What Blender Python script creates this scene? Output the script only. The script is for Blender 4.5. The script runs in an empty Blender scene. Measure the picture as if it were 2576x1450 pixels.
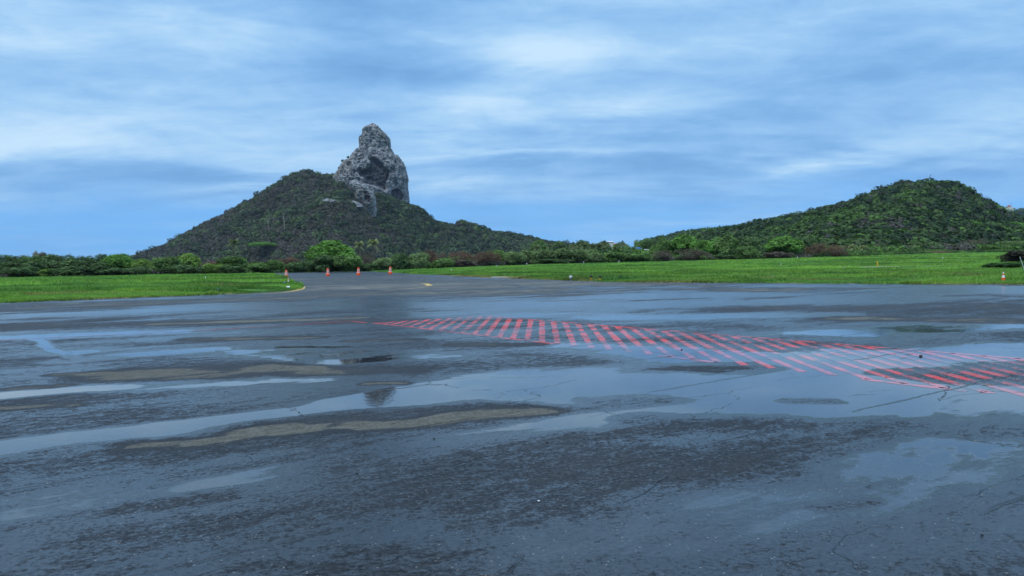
import bpy, math, random
import numpy as np
from mathutils import Matrix, Vector
random.seed(7)
RNG = np.random.default_rng(11)
R = math.radians
scene = bpy.context.scene
COL = scene.collection

# ------------------------------------------------------------------ camera, sky, sun, exposure
F = 788.0                      # focal length in pixels of a 1024 wide picture
PITCH, ROLL, CAMZ = 1.77, -0.7, 1.7
cam_d = bpy.data.cameras.new('camera'); cam = bpy.data.objects.new('camera', cam_d); COL.objects.link(cam)
cam_d.sensor_width = 36; cam_d.lens = 36 * F / 1024; cam_d.clip_end = 60000; cam_d.clip_start = .05
CM = Matrix.Rotation(R(90 - PITCH), 3, 'X') @ Matrix.Rotation(R(ROLL), 3, 'Z')
cam.matrix_world = Matrix.Translation((0, 0, CAMZ)) @ CM.to_4x4()
scene.camera = cam
scene.view_settings.view_transform = 'Standard'; scene.view_settings.look = 'None'
scene.view_settings.exposure = 0.22; scene.view_settings.gamma = 1.0
scene.render.engine = 'CYCLES'
scene.render.resolution_x = 1024; scene.render.resolution_y = 576
SUN_EL, SUN_AZ = 58, 215       # azimuth clockwise from +Y

class NT:
    """small node-tree helper"""
    def __init__(s, tree): s.t = tree; s.n = tree.nodes; s.l = tree.links
    def new(s, typ, **kw):
        n = s.n.new(typ)
        for k, v in kw.items(): setattr(n, k, v)
        return n
    def put(s, sock, v):
        if hasattr(v, 'is_output'): s.l.new(v, sock)
        elif v is not None:
            if sock.type == 'RGBA' and len(v) == 3: v = (*v, 1)
            sock.default_value = v
    def math(s, op, a, b=None, c=None, clamp=False):
        n = s.new('ShaderNodeMath', operation=op, use_clamp=clamp)
        for i, v in enumerate((a, b, c)):
            if v is not None: s.put(n.inputs[i], v)
        return n.outputs[0]
    def mapr(s, v, a, b, c=0., d=1., smooth=True):
        n = s.new('ShaderNodeMapRange', interpolation_type='SMOOTHSTEP' if smooth else 'LINEAR')
        for i, q in enumerate((v, a, b, c, d)): s.put(n.inputs[i], q)
        return n.outputs[0]
    def mix(s, f, a, b, blend='MIX'):
        n = s.new('ShaderNodeMix', data_type='RGBA', blend_type=blend)
        s.put(n.inputs[0], f); s.put(n.inputs[6], a); s.put(n.inputs[7], b)
        return n.outputs[2]
    def noise(s, vec, scale, detail=3, rough=.55, dist=0., out=0):
        n = s.new('ShaderNodeTexNoise')
        s.put(n.inputs['Vector'], vec); s.put(n.inputs['Scale'], scale); s.put(n.inputs['Detail'], detail)
        s.put(n.inputs['Roughness'], rough); s.put(n.inputs['Distortion'], dist)
        return n.outputs[out]
    def comb(s, x, y, z):
        n = s.new('ShaderNodeCombineXYZ')
        for i, v in enumerate((x, y, z)): s.put(n.inputs[i], v)
        return n.outputs[0]
    def vscale(s, v, sc):
        n = s.new('ShaderNodeVectorMath', operation='MULTIPLY'); s.put(n.inputs[0], v); s.put(n.inputs[1], sc)
        return n.outputs[0]

def az_el(xd, yd):
    """azimuth and elevation of a direction given in photo coordinates (2576 wide)"""
    v = CM @ Vector(((xd * 1024 / 2576 - 512) / F, (288 - yd * 1024 / 2576) / F, -1))
    v.normalize()
    return math.atan2(v.x, v.y), math.asin(v.z)

world = bpy.data.worlds.new('World'); scene.world = world; world.use_nodes = True
W = NT(world.node_tree); W.n.clear()
sky = W.new('ShaderNodeTexSky', sky_type='NISHITA'); sky.sun_disc = False
sky.sun_elevation = R(SUN_EL); sky.sun_rotation = R(SUN_AZ); sky.altitude = 0; sky.air_density = 1.0; sky.dust_density = .6; sky.ozone_density = 2.5
tc = W.new('ShaderNodeTexCoord'); sep = W.new('ShaderNodeSeparateXYZ'); W.l.new(tc.outputs['Generated'], sep.inputs[0])
sx, sy, sz = sep.outputs
az = W.math('ARCTAN2', sx, sy); el = W.math('ARCSINE', sz)
den = W.math('ADD', W.math('ABSOLUTE', sz), .17)
pc = W.comb(W.math('DIVIDE', sx, den), W.math('DIVIDE', sy, den), 0.)
n1 = W.noise(W.vscale(pc, (.62, 1.0, 1)), 1.25, 5, .56, .5)
n2 = W.noise(W.vscale(pc, (.55, 1.2, 1)), 3.6, 6, .66, .3)
n3 = W.noise(W.comb(az, W.math('MULTIPLY', el, 6.), 3.7), 3.0, 5, .6, .5)
acc = W.math('ADD', W.math('MULTIPLY', W.math('SUBTRACT', n1, .5), 1.1), W.math('MULTIPLY', W.math('SUBTRACT', n2, .5), .95))
acc = W.math('ADD', acc, W.math('MULTIPLY', W.math('SUBTRACT', n3, .5), 1.0))
n4 = W.noise(W.comb(az, W.math('MULTIPLY', el, 3.0), 8.2), 9.0, 6, .68, .9)
acc = W.math('ADD', acc, W.math('MULTIPLY', W.math('SUBTRACT', n4, .5), .55))
# cloud banks and thin spots of this sky: (x, y, half width, half height, amount) in photo coordinates -> azimuth / elevation
warp = W.math('MULTIPLY', W.math('SUBTRACT', n1, .5), .10)
azw = W.math('ADD', az, W.math('MULTIPLY', warp, 3.0)); elw = W.math('ADD', el, warp)
BANKS = [(120, 290, 330, 60, .42), (180, 360, 420, 30, .22), (500, 215, 220, 28, .2), (600, 90, 150, 60, .22), (60, 60, 260, 50, .16),
         (1420, 125, 190, 40, .46), (1500, 285, 330, 40, .3), (1230, 250, 90, 28, .3), (2130, 395, 170, 28, .42), (1280, 388, 330, 13, .34),
         (1100, 450, 130, 14, .26), (570, 480, 110, 8, .22), (730, 410, 120, 10, .2), (1900, 100, 700, 90, .06), (1380, 20, 250, 40, .14),
         (860, 190, 330, 45, -.30), (850, 60, 160, 60, -.06), (350, 440, 460, 36, -.24), (1500, 340, 330, 14, -.1), (2330, 430, 330, 34, -.22), (1350, 430, 350, 20, -.22),
         (1150, 190, 160, 30, -.16), (2300, 250, 420, 70, -.10), (1750, 430, 260, 18, -.2)]
for (x, y, rx, ry, a) in BANKS:
    a0, e0 = az_el(x, y)
    dx = W.math('DIVIDE', W.math('SUBTRACT', azw, a0), rx / 1982.)
    dy = W.math('DIVIDE', W.math('SUBTRACT', elw, e0), ry / 1982.)
    d2 = W.math('ADD', W.math('MULTIPLY', dx, dx), W.math('MULTIPLY', dy, dy))
    g = W.math('POWER', 2.71828, W.math('MULTIPLY', d2, -1.))
    acc = W.math('MULTIPLY_ADD', g, a, acc)
ramp = W.new('ShaderNodeValToRGB'); W.put(ramp.inputs[0], W.math('MULTIPLY_ADD', acc, .80, .48))
cr = ramp.color_ramp; cr.interpolation = 'B_SPLINE'
for i, (pos, c) in enumerate([(0.0, (.14, .315, .61)), (.28, (.19, .395, .70)), (.5, (.255, .475, .77)), (.74, (.36, .58, .82)), (1.0, (.53, .71, .88))]):
    e = cr.elements[i] if i < 2 else cr.elements.new(pos)
    e.position = pos; e.color = (*c, 1)
# clear gap under the cloud sheet, near the horizon
gapn = W.noise(W.comb(W.math('MULTIPLY', az, 1.0), W.math('MULTIPLY', el, 7.), 9.1), 2.6, 5, .6, .8)
gl = W.math('ADD', el, W.math('MULTIPLY', W.math('SUBTRACT', gapn, .5), .11))
gap = W.mapr(gl, .042, .112, 1., 0.)
streak = W.mapr(W.noise(W.comb(W.math('MULTIPLY', az, 1.2), W.math('MULTIPLY', el, 16.), 4.4), 2.2, 4, .6, .3), .46, .66)
gap = W.math('MULTIPLY', gap, W.math('MULTIPLY_ADD', streak, -.6, 1.))
clear = W.vscale(sky.outputs[0], (.115, .135, .155))
# Nishita is pale at the very horizon; thin cloud there stays blue
clear2 = W.mix(.85, clear, (.090, .35, .79))
skyc = W.mix(gap, ramp.outputs[0], clear2)
zen = W.mapr(el, R(28), R(68), 1.0, 2.5)      # an overcast sky is brightest overhead
zc = W.mapr(el, R(26), R(60), 0., .5)
skyc = W.mix(zc, skyc, (.48, .55, .66))
skyc = W.vscale(skyc, W.comb(zen, zen, zen))
bg = W.new('ShaderNodeBackground'); W.put(bg.inputs[0], skyc); bg.inputs[1].default_value = 1.0
out = W.new('ShaderNodeOutputWorld'); W.l.new(bg.outputs[0], out.inputs[0])

sun_d = bpy.data.lights.new('sun', 'SUN'); sun = bpy.data.objects.new('sun', sun_d); COL.objects.link(sun)
sun_d.energy = 1.5; sun_d.angle = R(12); sun_d.color = (1.0, .95, .86)
sun.rotation_euler = (R(90 - SUN_EL), 0, R(180 - SUN_AZ))
sdir = Vector((math.sin(R(SUN_AZ)) * math.cos(R(SUN_EL)), math.cos(R(SUN_AZ)) * math.cos(R(SUN_EL)), math.sin(R(SUN_EL))))
sun.rotation_euler = sdir.to_track_quat('Z', 'Y').to_euler()

# ------------------------------------------------------------------ measuring helpers
def ray(xd, yd):
    v = CM @ Vector(((xd * 1024 / 2576 - 512) / F, (288 - yd * 1024 / 2576) / F, -1)); return v / v.y
def P(xd, yd, Y):
    v = ray(xd, yd); return (v.x * Y, Y, CAMZ + v.z * Y)
def G(xd, yd):
    v = ray(xd, yd); Y = -CAMZ / v.z; return (v.x * Y, Y)

def _h(i, j, k):
    n = (i.astype(np.int64) * 374761393 + j.astype(np.int64) * 668265263 + k.astype(np.int64) * 2147483647) & 0xffffffff
    n = ((n ^ (n >> 13)) * 1274126177) & 0xffffffff
    return ((n ^ (n >> 16)) & 0xffffff) / 8388607.5 - 1
def vn(x, y, z=0.0):
    x, y, z = np.broadcast_arrays(np.asarray(x, float), np.asarray(y, float), np.asarray(z, float))
    i, j, k = np.floor(x), np.floor(y), np.floor(z)
    u, v, w = x - i, y - j, z - k
    u = u * u * (3 - 2 * u); v = v * v * (3 - 2 * v); w = w * w * (3 - 2 * w)
    r = 0
    for a in (0, 1):
        for b in (0, 1):
            for c in (0, 1):
                r = r + _h(i + a, j + b, k + c) * (u if a else 1 - u) * (v if b else 1 - v) * (w if c else 1 - w)
    return r
def fbm(x, y, z=0.0, o=4, g=.5):
    s = 0; a = 1; f = 1
    for q in range(o):
        s = s + a * vn(np.asarray(x) * f + 17.3 * q, np.asarray(y) * f - 9.1 * q, np.asarray(z) * f + 5.7 * q); a *= g; f *= 2.03
    return s
def sstep(a, b, x):
    t = np.clip((np.asarray(x, float) - a) / (b - a), 0, 1); return t * t * (3 - 2 * t)

# ------------------------------------------------------------------ object helpers
def tag(o, label=None, cat=None, group=None, kind=None):
    if label: o['label'] = label
    if cat: o['category'] = cat
    if group: o['group'] = group
    if kind: o['kind'] = kind
    return o
def npmesh(name, V, Fq, col=None, attrs=None, smooth=False):
    """mesh from vertex array and (n,3) or (n,4) face array; col = per-vertex colour"""
    V = np.asarray(V, np.float32); Fq = np.asarray(Fq, np.int32)
    me = bpy.data.meshes.new(name)
    k = Fq.shape[1]
    me.vertices.add(len(V)); me.vertices.foreach_set('co', V.ravel())
    me.loops.add(Fq.size); me.loops.foreach_set('vertex_index', Fq.ravel())
    me.polygons.add(len(Fq)); me.polygons.foreach_set('loop_start', np.arange(0, Fq.size, k, dtype=np.int32))
    me.update(calc_edges=True)
    if col is not None:
        a = me.color_attributes.new('Col', 'FLOAT_COLOR', 'POINT')
        c = np.ones((len(V), 4), np.float32); c[:, :3] = col
        a.data.foreach_set('color', c.ravel())
    for n, v in (attrs or {}).items():
        a = me.attributes.new(n, 'FLOAT', 'POINT'); a.data.foreach_set('value', np.asarray(v, np.float32))
    if smooth: me.polygons.foreach_set('use_smooth', np.ones(len(Fq), bool))
    me.validate()
    return me
def link(name, me, mat=None, parent=None):
    o = bpy.data.objects.new(name, me); COL.objects.link(o)
    if mat and me and not len(me.materials): me.materials.append(mat)
    if parent: o.parent = parent
    return o
def empty(name, loc, rz=0.):
    o = bpy.data.objects.new(name, None); COL.objects.link(o); o.location = loc; o.rotation_euler.z = rz
    o.empty_display_size = .2
    return o
def copy_tree(o, parent=None):
    c = o.copy(); COL.objects.link(c)
    if parent: c.parent = parent
    for k in ('label',):
        if parent is None and k in c: del c[k]
    for ch in o.children: copy_tree(ch, c)
    return c
def grid_faces(nu, nv):
    i, j = np.meshgrid(np.arange(nu - 1), np.arange(nv - 1), indexing='ij')
    a = (i * nv + j).ravel()
    return np.stack([a, a + nv, a + nv + 1, a + 1], 1)

def lathe(profile, n=20, cap=True):
    """profile [(r,z)] -> V,F"""
    V = []; Fc = []
    for (r_, z_) in profile:
        for k in range(n):
            a = 2 * math.pi * k / n; V.append((r_ * math.cos(a), r_ * math.sin(a), z_))
    for i in range(len(profile) - 1):
        for k in range(n):
            a = i * n + k; b = i * n + (k + 1) % n; Fc.append((a, b, b + n, a + n))
    return V, Fc
def tube(pts, radii, n=6):
    V = []; Fc = []
    pts = [Vector(p_) for p_ in pts]
    for i, p_ in enumerate(pts):
        d = (pts[min(i + 1, len(pts) - 1)] - pts[max(i - 1, 0)]).normalized()
        u = d.orthogonal().normalized(); w = d.cross(u)
        for k in range(n):
            a = 2 * math.pi * k / n; V.append(tuple(p_ + (u * math.cos(a) + w * math.sin(a)) * radii[i]))
    for i in range(len(pts) - 1):
        for k in range(n):
            a = i * n + k; b = i * n + (k + 1) % n; Fc.append((a, b, b + n, a + n))
    return V, Fc
def box(cx, cy, cz, sx_, sy_, sz_, bev=0.):
    x, y, z = sx_ / 2, sy_ / 2, sz_ / 2
    V = [(cx + i * x, cy + j * y, cz + k * z) for i in (-1, 1) for j in (-1, 1) for k in (-1, 1)]
    return V, [(0, 1, 3, 2), (4, 6, 7, 5), (0, 4, 5, 1), (2, 3, 7, 6), (0, 2, 6, 4), (1, 5, 7, 3)]
def join(*vf):
    V = []; Fc = []
    for v, f in vf:
        b = len(V); V += list(v); Fc += [tuple(i + b for i in q) for q in f]
    return V, Fc
def pymesh(name, vf, smooth=False):
    me = bpy.data.meshes.new(name); me.from_pydata([tuple(v) for v in vf[0]], [], vf[1]); me.update()
    if smooth: me.polygons.foreach_set('use_smooth', np.ones(len(me.polygons), bool))
    return me
def part(name, vf, mat, parent, smooth=False): return link(name, pymesh(name, vf, smooth), mat, parent)

# ------------------------------------------------------------------ materials
def newmat(name):
    m = bpy.data.materials.new(name); m.use_nodes = True
    T = NT(m.node_tree); b = T.n['Principled BSDF']; return m, T, b
def plain(name, c, rough=.6, var=.15, scale=8., spec=.4, metal=0., bump=0.):
    m, T, b = newmat(name)
    co = T.new('ShaderNodeTexCoord').outputs['Object']
    n = T.noise(co, scale, 4, .6)
    T.put(b.inputs['Base Color'], T.mix(T.mapr(n, .3, .7), tuple(x * (1 - var) for x in c), tuple(min(1, x * (1 + var)) for x in c)))
    b.inputs['Roughness'].default_value = rough; b.inputs['Specular IOR Level'].default_value = spec; b.inputs['Metallic'].default_value = metal
    if bump:
        bp = T.new('ShaderNodeBump'); bp.inputs['Strength'].default_value = bump; T.put(bp.inputs['Height'], n); T.l.new(bp.outputs[0], b.inputs['Normal'])
    return m
MAT = dict(
    orange=plain('orange_plastic', (.80, .085, .012), .5, .12), white=plain('reflective_white', (.78, .78, .76), .5, .08),
    white_dirty=plain('weathered_white', (.55, .57, .55), .6, .15), yellow=plain('yellow_paint', (.75, .42, .02), .6, .12),
    metal=plain('grey_metal', (.35, .36, .37), .45, .15, metal=.5), black=plain('black_rubber', (.02, .02, .02), .6, .2),
    blue=plain('blue_glass', (.10, .18, .28), .2, .1, spec=.7), bark=plain('bark', (.16, .13, .10), .9, .3, 3., .1),
    palebark=plain('pale_bark', (.27, .25, .21), .9, .2, 2., .1), plaster=plain('pale_plaster', (.66, .63, .56), .8, .1, 1.),
    tan=plain('tan_plaster', (.5, .38, .24), .8, .1, 1.), bluewall=plain('blue_wall', (.03, .16, .5), .7, .1, 1.),
    roof=plain('tile_roof', (.42, .2, .12), .8, .2, 2.), roofgrey=plain('sheet_roof', (.62, .62, .62), .5, .1, 1.),
    window=plain('window_glass', (.03, .04, .05), .15, .1), red=plain('red_metal', (.35, .12, .10), .5, .1),
    stone=plain('pebble', (.7, .68, .64), .6, .15, 30.), darkstone=plain('dark_pebble', (.012, .012, .012), .8, .2, 30.),
    concrete=plain('drain_concrete', (.36, .35, .29), .9, .2, 1.5, .2))

def foliage_mat():
    m, T, b = newmat('foliage')
    T.n.remove(b); outn = T.n['Material Output']
    at = T.new('ShaderNodeAttribute', attribute_name='Col'); oi = T.new('ShaderNodeObjectInfo')
    c = T.mix(1., at.outputs['Color'], oi.outputs['Color'], 'MULTIPLY')
    d = T.new('ShaderNodeBsdfDiffuse'); T.put(d.inputs[0], c)
    t = T.new('ShaderNodeBsdfTranslucent'); T.put(t.inputs[0], T.mix(1., c, (1.1, 1.15, .5), 'MULTIPLY'))
    g = T.new('ShaderNodeBsdfGlossy'); g.inputs['Roughness'].default_value = .5; g.inputs[0].default_value = (.5, .5, .5, 1)
    ms = T.new('ShaderNodeMixShader'); ms.inputs[0].default_value = .25; T.l.new(d.outputs[0], ms.inputs[1]); T.l.new(t.outputs[0], ms.inputs[2])
    m2 = T.new('ShaderNodeMixShader'); m2.inputs[0].default_value = .03; T.l.new(ms.outputs[0], m2.inputs[1]); T.l.new(g.outputs[0], m2.inputs[2])
    T.l.new(m2.outputs[0], outn.inputs[0]); return m
MAT['foliage'] = foliage_mat()

def ground_mat():
    m, T, b = newmat('grass_ground')
    co = T.new('ShaderNodeNewGeometry').outputs['Position']
    a = T.noise(co, .06, 4, .6); f = T.noise(co, 1.6, 5, .65); k = T.noise(T.vscale(co, (.4, 1, 1)), .35, 4, .6)
    c = T.mix(T.mapr(a, .35, .65), (.060, .15, .032), (.11, .23, .045))
    c = T.mix(T.mapr(f, .35, .7), T.vscale(c, (.75, .77, .75)), T.vscale(c, (1.2, 1.2, 1.2)))
    dirt = T.new('ShaderNodeAttribute', attribute_name='dirt').outputs['Fac']
    c = T.mix(T.mapr(T.math('ADD', dirt, T.math('MULTIPLY', T.math('SUBTRACT', k, .5), .9)), .45, .75), c, T.mix(f, (.17, .12, .06), (.23, .19, .09)))
    T.put(b.inputs['Base Color'], c); b.inputs['Roughness'].default_value = .95; b.inputs['Specular IOR Level'].default_value = .1
    bp = T.new('ShaderNodeBump'); bp.inputs['Strength'].default_value = .6; bp.inputs['Distance'].default_value = .15; T.put(bp.inputs['Height'], f); T.l.new(bp.outputs[0], b.inputs['Normal'])
    return m
MAT['grass'] = ground_mat()

LANE = R(37.)                  # direction of the paving lanes
CU, SU = math.cos(LANE), math.sin(LANE)
def asphalt(name, base, dryc, far=False, extra=None):
    """wet airport paving: 'water' attribute (0 dry .. 1 standing water)"""
    m, T, b = newmat(name)
    pos = T.new('ShaderNodeNewGeometry').outputs['Position']
    sp = T.new('ShaderNodeSeparateXYZ'); T.l.new(pos, sp.inputs[0]); X, Y = sp.outputs[0], sp.outputs[1]
    u = T.math('ADD', T.math('MULTIPLY', X, CU), T.math('MULTIPLY', Y, SU))
    v = T.math('SUBTRACT', T.math('MULTIPLY', Y, CU), T.math('MULTIPLY', X, SU))
    uv = T.comb(u, v, 0.)
    wat = T.new('ShaderNodeAttribute', attribute_name='water').outputs['Fac']
    dist = T.mapr(Y, 12., 45., 0., 1.)
    med = T.noise(T.vscale(uv, (.5, 1.35, 1)), 1.5, 6, .66, .5)
    mic = T.noise(pos, 26., 4, .78); mic2 = T.noise(pos, 110., 2, .6)
    fine = T.noise(T.vscale(uv, (.75, 1.2, 1)), 7., 6, .74)
    farst = T.noise(T.vscale(uv, (.16, .9, 1)), .9, 6, .7, .6)
    cf = T.mapr(fine, .33, .67, -.5, .5, False); cm = T.math('SUBTRACT', mic, .5)
    w = T.math('MULTIPLY_ADD', T.math('SUBTRACT', med, .5), .50, wat)
    w = T.math('MULTIPLY_ADD', T.math('MULTIPLY', T.math('SUBTRACT', farst, .5), dist), 1.25, w)
    wg = T.math('MULTIPLY_ADD', cf, .36, w)
    wg = T.math('MULTIPLY_ADD', cm, .85, wg)
    film = T.mapr(wg, .40, .66)
    grain = film
    dryw = T.math('MULTIPLY_ADD', cf, .13, T.math('MULTIPLY_ADD', cm, .12, w))
    dryw = T.math('ADD', dryw, T.mapr(med, .36, .64, -.09, .09, False))
    dry = T.math('MAXIMUM', T.mapr(dryw, .18, .11), T.math('MULTIPLY', T.mapr(dryw, .48, .16), T.math('MULTIPLY_ADD', dist, .62, .10)))
    big = T.noise(pos, .22, 4, .6)
    damp = T.mix(T.mapr(big, .35, .65), tuple(x * .75 for x in base), tuple(x * 1.25 for x in base))
    damp = T.mix(T.mapr(mic, .38, .62), T.vscale(damp, (.45, .45, .45)), T.vscale(damp, (1.5, 1.5, 1.5)))
    dl = T.math('MULTIPLY_ADD', dist, .40, .52)
    c = T.mix(dry, damp, T.mix(T.mapr(T.math('ADD', T.math('MULTIPLY', mic, .6), T.math('MULTIPLY', fine, .4)), .38, .62), T.vscale(dryc, T.comb(dl, dl, dl)), T.vscale(T.vscale(dryc, (2.4, 2.4, 2.4)), T.comb(dl, dl, dl))))
    # pale stone chips
    chip = T.new('ShaderNodeTexVoronoi'); T.put(chip.inputs['Vector'], pos); chip.inputs['Scale'].default_value = 22.
    ch = T.math('MULTIPLY', T.mapr(chip.outputs['Distance'], .16, .1), T.math('GREATER_THAN', T.noise(pos, 7., 2), .54))
    c = T.mix(T.math('MULTIPLY', ch, .65), c, (.32, .31, .28))
    if extra: c = extra(T, c, u, v, med, mic)
    # cracks: irregular cells plus lane seams
    wob = T.noise(uv, 1.1, 4, .6, out=1)
    cv = T.new('ShaderNodeVectorMath', operation='MULTIPLY_ADD'); T.put(cv.inputs[0], wob); cv.inputs[1].default_value = (1.3, .7, 0); T.put(cv.inputs[2], uv)
    vo = T.new('ShaderNodeTexVoronoi', feature='DISTANCE_TO_EDGE'); T.put(vo.inputs['Vector'], T.vscale(cv.outputs[0], (.30, .60, 1))); vo.inputs['Scale'].default_value = 1.
    crk = T.mapr(vo.outputs['Distance'], .0008, .0035, 1., 0.)
    crk = T.math('MULTIPLY', crk, T.mapr(T.noise(uv, .8, 4, .6), .44, .60))
    vv = T.math('ADD', v, T.math('MULTIPLY', T.math('SUBTRACT', T.noise(uv, .9, 4, .6), .5), .22))
    seam = T.math('ABSOLUTE', T.math('SUBTRACT', T.math('FRACT', T.math('DIVIDE', T.math('SUBTRACT', vv, 1.05 - 2.44), 2.44)), .5))
    seam = T.math('MULTIPLY', T.mapr(seam, .003, .010, 1., 0.), T.mapr(T.noise(uv, .35, 3), .40, .52))
    crk = T.math('MAXIMUM', crk, T.math('MULTIPLY', seam, .6))
    c = T.mix(T.math('MULTIPLY', crk, .8), c, (.008, .008, .008))
    T.put(b.inputs['Base Color'], c)
    pud = T.mapr(T.math('MULTIPLY_ADD', cf, .06, w), .70, .84)
    rough = T.math('MULTIPLY_ADD', film, -.44, .62)
    rough = T.math('MAXIMUM', rough, T.math('MULTIPLY', dry, .9))
    smoothw = T.math('MULTIPLY_ADD', T.mapr(Y, 14., 30.), .17, .025)
    rough = T.math('ADD', T.math('MULTIPLY', rough, T.math('SUBTRACT', 1., pud)), T.math('MULTIPLY', smoothw, pud))
    rough = T.math('MAXIMUM', rough, T.math('MULTIPLY', crk, .5))
    T.put(b.inputs['Roughness'], rough)
    T.put(b.inputs['IOR'], T.math('MULTIPLY_ADD', pud, .30, 1.42))
    sp_ = T.math('MULTIPLY_ADD', film, .30, .22)
    T.put(b.inputs['Specular IOR Level'], T.math('MULTIPLY', sp_, T.math('MULTIPLY_ADD', dry, -.75, 1.)))
    # aggregate relief, drowned where water stands
    keep = T.math('SUBTRACT', 1., T.math('MAXIMUM', pud, T.math('MULTIPLY', grain, .55)))
    hgt = T.math('ADD', T.math('MULTIPLY', mic, .9), T.math('MULTIPLY', mic2, .35))
    hgt = T.math('MULTIPLY', hgt, T.math('MULTIPLY_ADD', keep, 1., .0))
    hgt = T.math('SUBTRACT', hgt, T.math('MULTIPLY', crk, 1.5))
    b1 = T.new('ShaderNodeBump'); b1.inputs['Distance'].default_value = .010; b1.inputs['Strength'].default_value = .9; T.put(b1.inputs['Height'], hgt)
    # wind ripples on the standing water
    rp = T.noise(T.vscale(T.comb(X, Y, 0.), (1.0, .55, 1)), 14., 3, .6, .5)
    rpm = T.mapr(T.noise(pos, .5, 2), .36, .56)
    b2 = T.new('ShaderNodeBump'); b2.inputs['Distance'].default_value = .0018; T.put(b2.inputs['Strength'], T.math('MULTIPLY', T.math('MULTIPLY', pud, rpm), .5)); T.put(b2.inputs['Height'], rp)
    T.l.new(b1.outputs[0], b2.inputs['Normal']); T.l.new(b2.outputs[0], b.inputs['Normal'])
    return m
HB = dict(v0=None)
MAT['apron'] = asphalt('wet_apron_asphalt', (.021, .022, .024), (.118, .116, .098))
MAT['runway'] = asphalt('runway_asphalt', (.10, .10, .10), (.15, .15, .14))
def paint_mat(name, colr, worn=.5, wear=.5):
    """thin worn paint film: the shape is a real strip, the wear comes from noise, the water from the apron"""
    m = asphalt(name, (.04, .04, .042), (.13, .125, .09), extra=lambda T, c, u, v, med, mic: T.mix(
        T.math('MULTIPLY', T.math('MULTIPLY', T.mapr(T.math('ADD', T.math('MULTIPLY', T.noise(T.comb(T.math('MULTIPLY', u, .14), T.math('MULTIPLY', v, .62), 2.), 3., 6, .72), .7), T.math('MULTIPLY', mic, .3)), worn - .06, worn + .04), wear), T.mapr(T.noise(T.comb(u, v, 7.), .35, 3), .30, .55, .55, 1.)), c, colr))
    return m
MAT['red_paint'] = paint_mat('red_marking_paint', (.64, .045, .035), .495, .95)
MAT['red_faint'] = paint_mat('worn_red_paint', (.70, .07, .06), .44, .8)
MAT['yellow_paint'] = paint_mat('yellow_marking_paint', (.62, .42, .12), .36, .9)
MAT['yellow_faint'] = paint_mat('worn_yellow_paint', (.50, .36, .16), .47, .6)

def rock_mat():
    m, T, b = newmat('volcanic_rock')
    pos = T.new('ShaderNodeNewGeometry').outputs['Position']
    n = T.noise(pos, .05, 6, .65, .6); n2 = T.noise(T.vscale(pos, (1, 1, .5)), .14, 5, .72, 1.0); n3 = T.noise(pos, .018, 3, .5)
    c = T.mix(T.mapr(n2, .36, .60), (.085, .09, .10), (.39, .39, .40))
    c = T.mix(T.mapr(n, .38, .6), T.vscale(c, (.62, .62, .64)), c)
    c = T.mix(T.mapr(n3, .52, .66, 0., .35), c, (.28, .25, .20))
    st = T.new('ShaderNodeAttribute', attribute_name='hollow_dark').outputs['Fac']  # rock colour is mixed darker inside the hollow outlines
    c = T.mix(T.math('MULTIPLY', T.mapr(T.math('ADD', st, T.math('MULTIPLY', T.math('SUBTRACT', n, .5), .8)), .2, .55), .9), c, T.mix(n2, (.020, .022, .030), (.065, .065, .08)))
    T.put(b.inputs['Base Color'], c); b.inputs['Roughness'].default_value = .9; b.inputs['Specular IOR Level'].default_value = .2
    bp = T.new('ShaderNodeBump'); bp.inputs['Strength'].default_value = 1.; bp.inputs['Distance'].default_value = 5.; T.put(bp.inputs['Height'], n2); T.l.new(bp.outputs[0], b.inputs['Normal'])
    return m
MAT['rock'] = rock_mat()
def soil_mat():
    m, T, b = newmat('hill_soil')
    pos = T.new('ShaderNodeNewGeometry').outputs['Position']
    n = T.noise(pos, .05, 6, .7)
    T.put(b.inputs['Base Color'], T.mix(T.mapr(n, .35, .65), (.03, .04, .02), (.075, .07, .05)))
    b.inputs['Roughness'].default_value = 1.; b.inputs['Specular IOR Level'].default_value = .05; return m
MAT['soil'] = soil_mat()

# ------------------------------------------------------------------ terrain heights
def Yr(t): return 201.8 / (1 - .344 * np.clip(t, -1.6, 1.6))
_rows = [(0, 699), (250, 695), (500, 690), (690, 687.5), (800, 685), (900, 683.5), (1000, 680.5), (1150, 673.5), (1288, 668), (1400, 664.5), (1600, 659.5), (1850, 653.5), (2120, 646), (2350, 638), (2576, 633.5)]
_zt, _zz = [], []
for (x, y) in _rows:
    v = ray(x, y); _zt.append(v.x); _zz.append(CAMZ + v.z * float(Yr(v.x)))
def zr(t): return np.interp(t, _zt, _zz)
def H(x, y):
    x = np.asarray(x, float); y = np.maximum(np.asarray(y, float), 1e-3); t = np.clip(x / y, -1.5, 1.5)
    yr = Yr(t); s = np.clip((y - 85) / (yr - 85), 0, 1); s = s * s * (1.6 - .6 * s)
    z = zr(t) * s
    sl = .013 * sstep(-.15, .25, t)
    return z + np.clip(y - yr, 0, 60) * sl
print('zr', [round(float(q), 2) for q in _zz])

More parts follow.
